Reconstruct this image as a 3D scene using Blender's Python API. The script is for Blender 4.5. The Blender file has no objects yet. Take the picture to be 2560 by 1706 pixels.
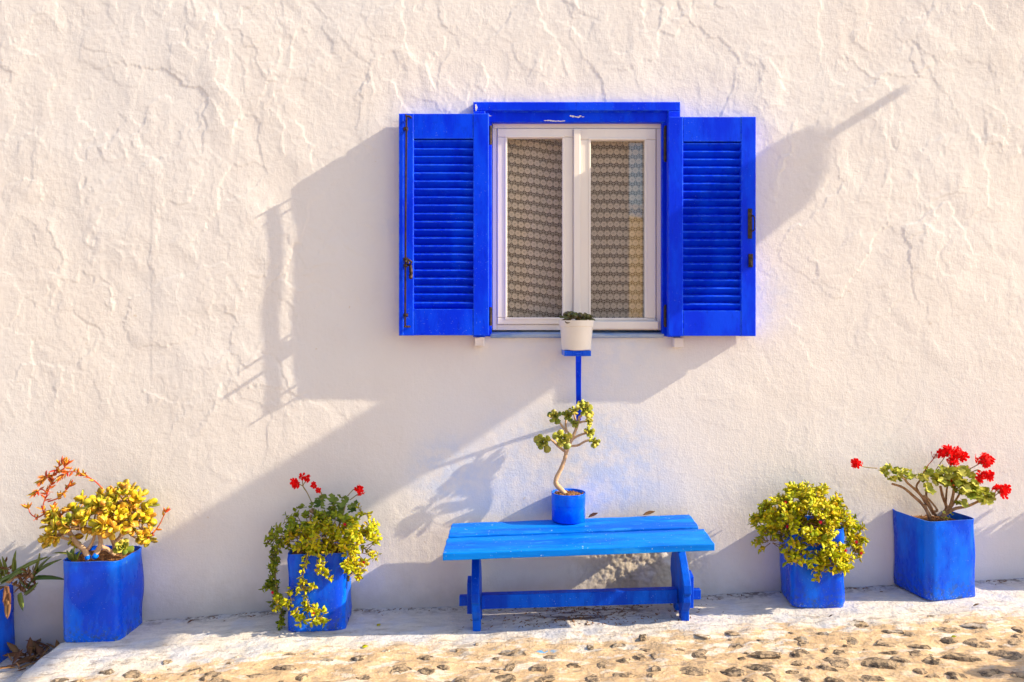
import bpy, math, random
import numpy as np
from mathutils import Vector, Matrix, noise as mnoise
R = math.radians
random.seed(7)
scene = bpy.context.scene
COL = scene.collection

# ------------------------------------------------------------------ camera, world, sun, exposure
F = 1940.0; CAMD = 3.6; ZC = 1.315; HZ = 800.0        # focal length in photo pixels, wall distance, eye height, horizon row
cam = bpy.data.cameras.new('camera'); camo = bpy.data.objects.new('camera', cam); COL.objects.link(camo)
camo.location = (0, -CAMD, ZC); camo.rotation_euler = (R(90), 0, 0)
cam.sensor_width = 36; cam.lens = 36*F/2560; cam.shift_y = -(853-HZ)/2560; cam.clip_end = 500; cam.clip_start = .05
scene.camera = camo

RK = 5.5; SL = .62                                     # sun: metres along the wall per metre off it, fall per metre along it
SUN = Vector((1, -1/RK, SL)).normalized()
world = bpy.data.worlds.new('World'); scene.world = world; world.use_nodes = True
wn = world.node_tree.nodes; bg = wn['Background']
sky = wn.new('ShaderNodeTexSky'); sky.sky_type = 'NISHITA'; sky.sun_disc = False
sky.sun_elevation = math.asin(SUN.z); sky.sun_rotation = math.atan2(SUN.x, SUN.y)
sky.air_density = 1.0; sky.dust_density = 1.0; sky.ozone_density = 1.0
world.node_tree.links.new(sky.outputs[0], bg.inputs[0]); bg.inputs[1].default_value = .14
sl = bpy.data.lights.new('sun', 'SUN'); sl.energy = 4.0; sl.angle = R(.53); sl.color = (1, .84, .60)
so = bpy.data.objects.new('sun', sl); COL.objects.link(so)
so.rotation_euler = (-SUN).to_track_quat('-Z', 'Y').to_euler(); so.location = (6, -4, 6)
vs = scene.view_settings
vs.view_transform = 'Standard'; vs.look = 'None'; vs.gamma = 1; vs.use_curve_mapping = False; vs.exposure = .95

# ------------------------------------------------------------------ helpers
def PX(xs, ys, y=0.0):
    """photo pixel seen on the plane y -> world point"""
    d = CAMD + y
    return Vector(((xs-1280)*d/F, y, ZC-(ys-HZ)*d/F))
GX = [-6, -2.6, -1.69, -1.084, -.256, .956, 2.375, 4, 9]
GZ = [-.30, -.115, -.077, -.03, -.014, .044, .118, .19, .40]
STEPX = -1.965
def G(x):
    return float(np.interp(x, GX, GZ)) - (.115 if x < STEPX else 0)
def GP(xs, ys):
    """photo pixel -> point on the ground"""
    x = 0
    for _ in range(8):
        d = (ZC-G(x))*F/(ys-HZ); x = (xs-1280)*d/F
    return Vector((x, d-CAMD, G(x)))

def tag(o, label=None, cat=None, group=None, kind=None):
    if label: o['label'] = label
    if cat: o['category'] = cat
    if group: o['group'] = group
    if kind: o['kind'] = kind
    return o
def empty(name, loc, label=None, cat=None, group=None):
    o = bpy.data.objects.new(name, None); COL.objects.link(o); o.location = loc; o.empty_display_size = .05
    o['base'] = list(loc)
    return tag(o, label, cat, group)
def base_of(o):
    while o is not None:
        if 'base' in o: return Vector(o['base'])
        o = o.parent
    return Vector((0, 0, 0))

class MB:
    """collects shapes in world coordinates and links them as one mesh object"""
    def __init__(s): s.v = []; s.f = []
    def add(s, vs, fs):
        n = len(s.v); s.v += [tuple(v) for v in vs]; s.f += [tuple(i+n for i in f) for f in fs]
    def box(s, x0, x1, y0, y1, z0, z1, bv=0.0):
        if bv <= 0:
            s.add([(x, y, z) for x in (x0, x1) for y in (y0, y1) for z in (z0, z1)],
                  [(0,1,3,2), (4,6,7,5), (0,4,5,1), (2,3,7,6), (0,2,6,4), (1,5,7,3)]); return
        # chamfered on the front (y0) edges
        b = bv
        v = [(x0,y1,z0),(x1,y1,z0),(x1,y1,z1),(x0,y1,z1), (x0,y0+b,z0),(x1,y0+b,z0),(x1,y0+b,z1),(x0,y0+b,z1),
             (x0+b,y0,z0+b),(x1-b,y0,z0+b),(x1-b,y0,z1-b),(x0+b,y0,z1-b)]
        s.add(v, [(3,2,1,0), (0,1,5,4),(1,2,6,5),(2,3,7,6),(3,0,4,7), (4,5,9,8),(5,6,10,9),(6,7,11,10),(7,4,8,11),(8,9,10,11)])
    def pbox(s, xs0, xs1, ys0, ys1, yf, yb, bv=0.0):
        a = PX(xs0, ys1, yf); b = PX(xs1, ys0, yf); s.box(a.x, b.x, yf, yb, a.z, b.z, bv)
    def tube(s, pts, rad, n=7, cap=True):
        pts = [Vector(p) for p in pts]
        if not hasattr(rad, '__len__'): rad = [rad]*len(pts)
        rings = []; up = None
        for i, p in enumerate(pts):
            d = (pts[min(i+1, len(pts)-1)]-pts[max(i-1, 0)])
            d = d.normalized() if d.length > 1e-9 else Vector((0,0,1))
            if up is None: up = Vector((0,1,0)) if abs(d.y) < .9 else Vector((1,0,0))
            a = d.cross(up).normalized(); up = a.cross(d).normalized()
            rings.append([p+(a*math.cos(2*math.pi*k/n)+up*math.sin(2*math.pi*k/n))*rad[i] for k in range(n)])
        v = [q for r in rings for q in r]; f = []
        for i in range(len(pts)-1):
            for k in range(n):
                f.append((i*n+k, i*n+(k+1)%n, (i+1)*n+(k+1)%n, (i+1)*n+k))
        if cap: f += [tuple(range(n-1,-1,-1)), tuple((len(pts)-1)*n+k for k in range(n))]
        s.add(v, f)
    def lathe(s, c, prof, n=28, wob=0):
        v = []; f = []
        for r, z in prof:
            for k in range(n):
                a = 2*math.pi*k/n
                v.append((c[0]+r*math.cos(a), c[1]+r*math.sin(a), c[2]+z))
        for i in range(len(prof)-1):
            for k in range(n):
                f.append((i*n+k, i*n+(k+1)%n, (i+1)*n+(k+1)%n, (i+1)*n+k))
        s.add(v, f)
    def prism(s, poly, x0, x1):
        """polygon of (y,z) extruded along x"""
        n = len(poly)
        v = [(x0, y, z) for y, z in poly]+[(x1, y, z) for y, z in poly]
        s.add(v, [tuple(range(n)), tuple(range(2*n-1, n-1, -1))]+[(i, i+n, (i+1)%n+n, (i+1)%n) for i in range(n)])
    def mesh(s, name, mat, base=Vector((0,0,0)), smooth=False, xf=None):
        m = bpy.data.meshes.new(name)
        vv = [tuple(Vector(v)-base) for v in s.v]
        m.from_pydata(vv, [], s.f); m.validate(); m.materials.append(mat)
        import bmesh
        bm = bmesh.new(); bm.from_mesh(m); bmesh.ops.recalc_face_normals(bm, faces=bm.faces); bm.to_mesh(m); bm.free()
        if smooth: m.polygons.foreach_set('use_smooth', [True]*len(m.polygons))
        return m
    def build(s, name, mat, parent=None, smooth=False, bevel=0, autosmooth=None):
        b = base_of(parent) if parent else Vector((0,0,0))
        m = s.mesh(name, mat, b, smooth)
        o = bpy.data.objects.new(name, m); COL.objects.link(o)
        if parent: o.parent = parent
        if bevel:
            md = o.modifiers.new('bevel', 'BEVEL'); md.width = bevel; md.segments = 2; md.limit_method = 'ANGLE'; md.angle_limit = R(40)
        if autosmooth:
            m.polygons.foreach_set('use_smooth', [True]*len(m.polygons)); m.set_sharp_from_angle(angle=R(autosmooth))
        return o
def inst(name, mesh, mtx, parent, tgroup=None):
    o = bpy.data.objects.new(name, mesh); COL.objects.link(o)
    if parent: o.parent = parent
    b = base_of(parent) if parent else Vector((0,0,0))
    o.matrix_basis = Matrix.Translation(-b) @ mtx
    return o
def frame(loc, d, nrm, sc):
    d = Vector(d).normalized(); nrm = Vector(nrm)
    x = d.cross(nrm)
    if x.length < 1e-4: x = d.cross(Vector((.3, .5, .8)))
    x.normalize(); z = x.cross(d).normalized()
    m = Matrix((x, d, z)).transposed().to_4x4()
    if not hasattr(sc, '__len__'): sc = (sc, sc, sc)
    return Matrix.Translation(loc) @ m @ Matrix.Diagonal((sc[0], sc[1], sc[2], 1))
def rv(a=1):
    while True:
        v = Vector((random.uniform(-1,1), random.uniform(-1,1), random.uniform(-1,1)))
        if .05 < v.length < 1: return v.normalized()*a
def U(a, b): return random.uniform(a, b)
def smooth_path(pts, k=4):
    pts = [Vector(p) for p in pts]
    if len(pts) < 3: return pts
    out = []
    for i in range(len(pts)-1):
        p0 = pts[max(i-1,0)]; p1 = pts[i]; p2 = pts[i+1]; p3 = pts[min(i+2,len(pts)-1)]
        for j in range(k):
            t = j/k
            out.append(.5*((2*p1)+(p2-p0)*t+(2*p0-5*p1+4*p2-p3)*t*t+(3*p1-p0-3*p2+p3)*t**3))
    out.append(pts[-1]); return out

# ------------------------------------------------------------------ numpy noise
_rng = np.random.RandomState(11)
_perm = _rng.permutation(256); _perm = np.concatenate([_perm]*3)
_gr = np.stack([np.cos(np.linspace(0, 2*np.pi, 256, endpoint=False)), np.sin(np.linspace(0, 2*np.pi, 256, endpoint=False))], 1)
def perlin(x, y, seed=0):
    x = x+seed*17.31; y = y+seed*9.77
    xi = np.floor(x).astype(int); yi = np.floor(y).astype(int); fx = x-xi; fy = y-yi
    u = fx*fx*fx*(fx*(fx*6-15)+10); w = fy*fy*fy*(fy*(fy*6-15)+10)
    def g(i, j):
        h = _perm[(_perm[(xi+i) & 255]+yi+j) & 255]
        return _gr[h, 0]*(fx-i)+_gr[h, 1]*(fy-j)
    return ((g(0,0)*(1-u)+g(1,0)*u)*(1-w)+(g(0,1)*(1-u)+g(1,1)*u)*w)*1.5
def fbm(x, y, o=4, seed=0, gain=.5):
    a = 1; s = 0
    for i in range(o):
        s = s+a*perlin(x, y, seed+i*3); x = x*2.03; y = y*2.03; a *= gain
    return s
def sst(x, a, b):
    t = np.clip((x-a)/(b-a), 0, 1); return t*t*(3-2*t)

def plates(x, y, size, seed):
    """broken plates: warped Voronoi cells, each with its own level and tilt"""
    px = x/size; py = y/size; xi = np.floor(px).astype(int); yi = np.floor(py).astype(int)
    best = np.full(px.shape, 9e9); lev = np.zeros(px.shape); second = np.full(px.shape, 9e9)
    for i in (-1, 0, 1):
        for j in (-1, 0, 1):
            h = _perm[(_perm[(xi+i+seed*7) & 255]+yi+j) & 255]; h2 = _perm[(h+91+seed) & 255]; h3 = _perm[(h2+57) & 255]; h4 = _perm[(h3+13) & 255]; h5 = _perm[(h4+29) & 255]
            cx = xi+i+.5+(h/255-.5)*.95; cy = yi+j+.5+(h2/255-.5)*.95
            dx = px-cx; dy = py-cy; d = dx*dx+dy*dy
            l = np.where(h3 > 110, h3/255, .35)+(h4/255-.5)*.30*dx+(h5/255-.5)*.30*dy
            m = d < best; lev = np.where(m, l, lev); best = np.where(m, d, best)
    return lev
# ------------------------------------------------------------------ materials
class NT:
    def __init__(s, name):
        s.m = bpy.data.materials.new(name); s.m.use_nodes = True; s.t = s.m.node_tree; s.b = s.t.nodes['Principled BSDF']
        s.out = s.t.nodes['Material Output']
    def n(s, ty, **kw):
        nd = s.t.nodes.new('ShaderNode'+ty)
        for k, v in kw.items():
            if hasattr(nd, k): setattr(nd, k, v)
        return nd
    def set(s, sock, v):
        if isinstance(v, bpy.types.NodeSocket): s.t.links.new(v, sock)
        elif isinstance(v, (tuple, list)) and len(v) == 3 and sock.type == 'RGBA': sock.default_value = (*v, 1)
        else: sock.default_value = v
    def pos(s): return s.n('NewGeometry').outputs['Position']
    def obj(s): return s.n('TexCoord').outputs['Object']
    def sep(s, v):
        nd = s.n('SeparateXYZ'); s.set(nd.inputs[0], v); return nd.outputs
    def vec(s, x, y, z):
        nd = s.n('CombineXYZ')
        for i, v in enumerate((x, y, z)): s.set(nd.inputs[i], v)
        return nd.outputs[0]
    def mapv(s, v, sc=(1,1,1), loc=(0,0,0), rot=(0,0,0)):
        nd = s.n('Mapping'); s.set(nd.inputs[0], v); nd.inputs['Scale'].default_value = sc; nd.inputs['Location'].default_value = loc
        nd.inputs['Rotation'].default_value = rot; return nd.outputs[0]
    def noise(s, v, sc, det=3, rough=.5, dist=0):
        nd = s.n('TexNoise'); s.set(nd.inputs['Vector'], v); nd.inputs['Scale'].default_value = sc; nd.inputs['Detail'].default_value = det
        nd.inputs['Roughness'].default_value = rough; nd.inputs['Distortion'].default_value = dist; return nd.outputs[0]
    def math(s, op, a, b=0.0, c=None, clamp=False):
        nd = s.n('Math'); nd.operation = op; nd.use_clamp = clamp; s.set(nd.inputs[0], a); s.set(nd.inputs[1], b)
        if c is not None: s.set(nd.inputs[2], c)
        return nd.outputs[0]
    def ramp(s, f, a, b, lo=0.0, hi=1.0):
        nd = s.n('MapRange'); nd.interpolation_type = 'SMOOTHSTEP'; s.set(nd.inputs[0], f)
        for i, v in enumerate((a, b, lo, hi)): nd.inputs[i+1].default_value = v
        return nd.outputs[0]
    def mix(s, f, a, b):
        nd = s.n('Mix'); nd.data_type = 'RGBA'; s.set(nd.inputs[0], f); s.set(nd.inputs[6], a); s.set(nd.inputs[7], b); return nd.outputs[2]
    def near(s, p, c, r, sc=(1,1,1)):
        """soft 1..0 blob round a point"""
        nd = s.n('VectorMath'); nd.operation = 'SUBTRACT'; s.set(nd.inputs[0], p); nd.inputs[1].default_value = c
        m2 = s.n('VectorMath'); m2.operation = 'MULTIPLY'; s.set(m2.inputs[0], nd.outputs[0]); m2.inputs[1].default_value = sc
        l = s.n('VectorMath'); l.operation = 'LENGTH'; s.set(l.inputs[0], m2.outputs[0])
        return s.ramp(l.outputs['Value'], r*.25, r, 1, 0)
    def bump(s, h, st=.3, d=.01, prev=None):
        nd = s.n('Bump'); s.set(nd.inputs['Height'], h); nd.inputs['Strength'].default_value = st; nd.inputs['Distance'].default_value = d
        if prev is not None: s.set(nd.inputs['Normal'], prev)
        return nd.outputs[0]
    def fin(s, col, rough=.6, nrm=None, metal=0, spec=.5):
        s.set(s.b.inputs['Base Color'], col); s.set(s.b.inputs['Roughness'], rough); s.b.inputs['Metallic'].default_value = metal
        s.b.inputs['Specular IOR Level'].default_value = spec
        if nrm is not None: s.set(s.b.inputs['Normal'], nrm)
        return s.m
    def rnd(s):
        a = s.n('ObjectInfo').outputs['Random']; b = s.n('NewGeometry').outputs['Random Per Island']
        return s.math('FRACT', s.math('ADD', a, b))

def m_wall():
    t = NT('whitewash'); p = t.pos()
    a = t.noise(p, 1.1, 3); b = t.noise(p, 6, 4)
    c = t.mix(t.ramp(a, .35, .65), (.805, .765, .735), (.79, .77, .765))
    c = t.mix(t.ramp(b, .45, .75, 0, .35), c, (.76, .72, .70))
    # blue overpainting plus bounced blue light painted in, by the shutters and behind the bench
    blue = None
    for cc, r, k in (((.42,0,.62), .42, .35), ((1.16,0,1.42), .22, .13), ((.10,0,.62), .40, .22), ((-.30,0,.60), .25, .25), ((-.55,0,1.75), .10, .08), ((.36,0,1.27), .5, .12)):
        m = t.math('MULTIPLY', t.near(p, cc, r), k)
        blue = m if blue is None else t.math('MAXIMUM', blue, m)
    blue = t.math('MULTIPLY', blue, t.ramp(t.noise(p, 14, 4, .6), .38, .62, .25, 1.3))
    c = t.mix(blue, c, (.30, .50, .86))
    # bared render under the bench
    rm = t.math('MULTIPLY', t.near(p, (.60,0,.14), .42), t.ramp(t.noise(p, 9, 4), .3, .5))
    c = t.mix(rm, c, t.mix(t.noise(p, 60, 3), (.50,.43,.34), (.68,.61,.51)))
    # small chipped spots
    ch = t.ramp(t.noise(p, 26, 2, .4), .76, .80, 0, .5); c = t.mix(ch, c, (.62,.50,.36))
    x, y, z = t.sep(p)
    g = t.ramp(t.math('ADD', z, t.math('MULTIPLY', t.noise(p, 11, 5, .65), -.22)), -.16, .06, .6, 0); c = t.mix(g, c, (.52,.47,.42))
    n1 = t.bump(t.noise(t.mapv(p, (1,1,.22)), 130, 3, .6), .14, .004)
    n2 = t.bump(t.noise(t.mapv(p, (.2,1,1)), 110, 3, .6), .10, .004, n1)
    n3 = t.bump(t.noise(p, 110, 4, .75), .36, .004, n2)
    return t.fin(c, .85, n3, spec=.2)

def m_blue(name, base, light, rough=.38, chips=.5, streak=(1,1,1), rust=0.0, bumpk=.25, sp=.10, cs=190, ew=.75, grain=False):
    t = NT(name); p = t.pos(); q = t.mapv(p, streak)
    a = t.noise(q, 9, 4, .6); b = t.noise(q, 60, 3, .6)
    c = t.mix(t.ramp(a, .40, .62), base, light)
    c = t.mix(t.ramp(b, .55, .75, 0, .35), c, tuple(x*.6 for x in base))
    k = t.math('MULTIPLY', t.ramp(t.noise(p, cs, 2, .5), .69, .735), t.ramp(t.noise(p, 5, 2), .42, .58, 0, chips))
    c = t.mix(k, c, (.45, .66, .85))
    if grain:
        g1 = t.noise(t.mapv(p, (.05,1,1)), 95, 4, .6); g2 = t.noise(p, 7, 3)
        k2 = t.math('MULTIPLY', t.ramp(g1, .66, .70), t.ramp(g2, .45, .6, 0, .9)); c = t.mix(k2, c, (.005, .03, .13))
        k3 = t.math('MULTIPLY', t.ramp(t.noise(t.mapv(p, (.3,1,1)), 24, 4, .65), .55, .66, 0, .5), t.ramp(g2, .35, .6)); c = t.mix(k3, c, (.03, .34, .88))
    if rust:
        z = t.sep(t.obj())[2]
        r = t.math('MULTIPLY', t.ramp(z, .0, .13, 1, 0), t.ramp(t.noise(p, 45, 5, .7), .46, .66, 0, rust))
        c = t.mix(r, c, (.05, .09, .10))
        e = t.math('MULTIPLY', t.ramp(z, 0, .05, 1, .0), t.ramp(t.noise(p, 150, 3, .7), .60, .66, 0, .8))
        c = t.mix(e, c, (.40, .55, .62))
        e2 = t.math('MULTIPLY', t.ramp(t.noise(t.mapv(p, (1,1,.25)), 70, 3, .6), .70, .74), .6); c = t.mix(e2, c, (.03,.05,.12))
    bv = t.n('Bevel'); bv.samples = 4; bv.inputs[0].default_value = .0045
    dt = t.n('VectorMath'); dt.operation = 'DOT_PRODUCT'; t.set(dt.inputs[0], bv.outputs[0]); t.set(dt.inputs[1], t.n('NewGeometry').outputs['Normal'])
    ed = t.math('MULTIPLY', t.ramp(dt.outputs['Value'], .985, .80, 0, 1), t.ramp(t.noise(p, 34, 4, .65), .40, .60, .05, ew)); c = t.mix(ed, c, (.09, .36, .86))
    n = t.bump(t.noise(q, 70, 4, .6), bumpk, .003)
    n = t.bump(t.noise(p, 14, 2), .25, .006, n)
    return t.fin(c, t.ramp(a, .2, .8, rough-.08, rough+.12), n, spec=sp)

def m_plain(name, c1, c2, sc=20, rough=.6, bk=.2, spec=.4, metal=0, bs=80, sq=(1,1,1)):
    t = NT(name); p = t.mapv(t.pos(), sq)
    c = t.mix(t.ramp(t.noise(p, sc, 4, .6), .35, .65), c1, c2)
    return t.fin(c, rough, t.bump(t.noise(p, bs, 4, .6), bk, .004), metal, spec)

def m_leaf(name, cols, rough=.45, trans=.25, tip=None, spec=.35):
    t = NT(name); r = t.rnd()
    cr = t.n('ValToRGB'); els = cr.color_ramp.elements
    while len(els) < len(cols): els.new(.5)
    for i, c in enumerate(cols):
        els[i].position = i/max(1, len(cols)-1); els[i].color = (*c, 1)
    t.set(cr.inputs[0], r); c = cr.outputs[0]
    c = t.mix(t.ramp(t.noise(t.pos(), 160, 2), .45, .75, 0, .25), c, cols[0])
    t.fin(c, rough, None, 0, spec)
    tr = t.n('BsdfTranslucent'); t.set(tr.inputs[0], c)
    mx = t.n('MixShader'); mx.inputs[0].default_value = trans
    t.set(mx.inputs[1], t.b.outputs[0]); t.set(mx.inputs[2], tr.outputs[0]); t.set(t.out.inputs[0], mx.outputs[0])
    return t.m

def m_ground():
    t = NT('whitewashed_mortar'); p = t.pos(); x, y, z = t.sep(p)
    n1 = t.noise(p, 3.2, 5, .6); n2 = t.noise(t.mapv(p, (.6,1.5,1)), 16, 5, .65); n3 = t.noise(p, 60, 4, .6)
    tan = t.mix(t.ramp(n3, .35, .65), (.60, .42, .235), (.72, .53, .34))
    tan = t.mix(t.ramp(n1, .4, .65, 0, .6), tan, (.54, .37, .21))
    wh = t.mix(t.ramp(n2, .35, .7), (.74, .69, .62), (.62, .57, .51))
    # edge of the whitewash: further out at the left
    e = t.math('ADD', y, t.math('MULTIPLY', t.math('SUBTRACT', n1, .5), .30))
    e = t.math('ADD', e, t.math('MULTIPLY', t.math('SUBTRACT', n2, .5), .42))
    e = t.math('ADD', e, t.ramp(x, -2.0, -.5, .20, 0.0))
    w = t.ramp(e, -.47, -.36)
    c = t.mix(w, tan, wh)
    blot = t.math('MULTIPLY', t.ramp(t.noise(t.mapv(p, (.7,1.6,1)), 13, 4, .6), .53, .60, 0, .85), t.ramp(y, -.90, -.5, .3, 1))
    c = t.mix(blot, c, (.76, .70, .62))
    # worn grey-brown patches in the whitewash
    wear = t.math('MULTIPLY', t.ramp(t.noise(t.mapv(p, (.55,1.6,1)), 22, 5, .7), .53, .62, 0, .85), t.ramp(y, -.14, -.36, .12, .75))
    c = t.mix(wear, c, (.30, .235, .18))
    # earth gathered under the bench and against the wall
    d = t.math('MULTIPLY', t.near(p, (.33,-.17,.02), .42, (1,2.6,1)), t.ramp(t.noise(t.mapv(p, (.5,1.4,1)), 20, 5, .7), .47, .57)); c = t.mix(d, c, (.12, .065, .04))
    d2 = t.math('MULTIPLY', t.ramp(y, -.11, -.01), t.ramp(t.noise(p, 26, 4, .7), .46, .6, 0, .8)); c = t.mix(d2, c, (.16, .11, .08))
    # bluish old paint in the white, a few blue drops
    bl = t.math('MULTIPLY', w, t.ramp(t.noise(p, 7, 4), .46, .68, 0, .34)); c = t.mix(bl, c, (.42, .52, .74))
    dr = t.math('MULTIPLY', t.near(p, (.135,-.50,0), .05, (.8,2.4,.2)), t.ramp(n3, .46, .52)); c = t.mix(dr, c, (.10, .38, .70))
    ds = t.ramp(t.noise(p, 95, 1, .3), .79, .80, 0, .8); c = t.mix(ds, c, (.14, .40, .70))
    nn = t.bump(n2, .7, .014); nn = t.bump(n3, .75, .007, nn); nn = t.bump(t.noise(p, 190, 3, .6), .4, .003, nn)
    return t.fin(c, .9, nn, spec=.15)

def m_stone():
    t = NT('grey_stone'); p = t.pos(); r = t.rnd()
    c = t.mix(r, (.15, .115, .08), (.40, .30, .20))
    c = t.mix(t.ramp(t.noise(p, 120, 4, .7), .4, .62), c, (.085, .065, .05))
    c = t.mix(t.ramp(t.noise(p, 38, 4, .65), .46, .58, 0, .9), c, (.55, .40, .25))
    y = t.sep(p)[1]
    c = t.mix(t.math('MULTIPLY', t.ramp(t.noise(p, 24, 3), .46, .58), t.ramp(y, -.62, -.40, .05, .9)), c, (.70, .63, .54))
    return t.fin(c, .85, t.bump(t.noise(p, 110, 5, .7), .9, .008), spec=.2)

def m_glass():
    t = NT('window_glass'); fr = t.n('LayerWeight'); fr.inputs[0].default_value = .5
    tr = t.n('BsdfTransparent'); gl = t.n('BsdfGlossy'); gl.inputs['Roughness'].default_value = .015
    tr.inputs[0].default_value = (.93,.95,.95,1)
    k = t.math('MULTIPLY_ADD', t.math('POWER', fr.outputs['Facing'], 5.0), .8, .075, clamp=True)
    mx = t.n('MixShader'); t.set(mx.inputs[0], k); t.set(mx.inputs[1], tr.outputs[0]); t.set(mx.inputs[2], gl.outputs[0]); t.set(t.out.inputs[0], mx.outputs[0])
    return t.m

def m_lace(name, skew):
    """crochet rounds in staggered rows joined by a net of small holes"""
    t = NT(name); x, y, z = t.sep(t.pos())
    z = t.math('ADD', z, t.math('MULTIPLY', x, skew)); z = t.math('ADD', z, 5.0); x = t.math('ADD', x, 5.0)
    A = .0302; B = .0430
    row = t.math('FLOOR', t.math('DIVIDE', z, B)); fz = t.math('SUBTRACT', t.math('FRACT', t.math('DIVIDE', z, B)), .5)
    off = t.math('MULTIPLY', t.math('MODULO', row, 2.0), .5)
    fx = t.math('SUBTRACT', t.math('FRACT', t.math('ADD', t.math('DIVIDE', x, A), off)), .5)
    dx = t.math('MULTIPLY', fx, A); dz = t.math('MULTIPLY', fz, B)
    r = t.math('SQRT', t.math('ADD', t.math('MULTIPLY', dx, dx), t.math('MULTIPLY', dz, dz)))
    solid = t.math('LESS_THAN', r, .0136)
    eye = t.math('MULTIPLY', t.math('LESS_THAN', t.math('ABSOLUTE', t.math('SUBTRACT', t.math('ABSOLUTE', dz), .0022)), .0009), t.math('LESS_THAN', t.math('ABSOLUTE', dx), .0042))
    solid = t.math('SUBTRACT', solid, eye, clamp=True)
    hx = t.math('LESS_THAN', t.math('ABSOLUTE', t.math('SUBTRACT', t.math('FRACT', t.math('MULTIPLY', fx, 4.0)), .5)), .38)
    zz = t.math('ADD', t.math('MULTIPLY', fz, 4.6), t.math('MULTIPLY', t.math('ABSOLUTE', fx), 2.2))
    hz = t.math('LESS_THAN', t.math('ABSOLUTE', t.math('SUBTRACT', t.math('FRACT', zz), .5)), .41)
    net = t.math('SUBTRACT', 1.0, t.math('MULTIPLY', hx, hz))
    al = t.math('MAXIMUM', solid, net)
    c = t.mix(t.noise(t.pos(), 300, 2), (.90,.68,.53), (.92,.73,.60))
    d = t.n('BsdfDiffuse'); t.set(d.inputs[0], c); tl = t.n('BsdfTranslucent'); t.set(tl.inputs[0], c)
    m1 = t.n('MixShader'); m1.inputs[0].default_value = .2; t.set(m1.inputs[1], d.outputs[0]); t.set(m1.inputs[2], tl.outputs[0])
    tr = t.n('BsdfTransparent'); m2 = t.n('MixShader'); t.set(m2.inputs[0], al); t.set(m2.inputs[1], tr.outputs[0]); t.set(m2.inputs[2], m1.outputs[0])
    t.set(t.out.inputs[0], m2.outputs[0]); return t.m

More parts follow.
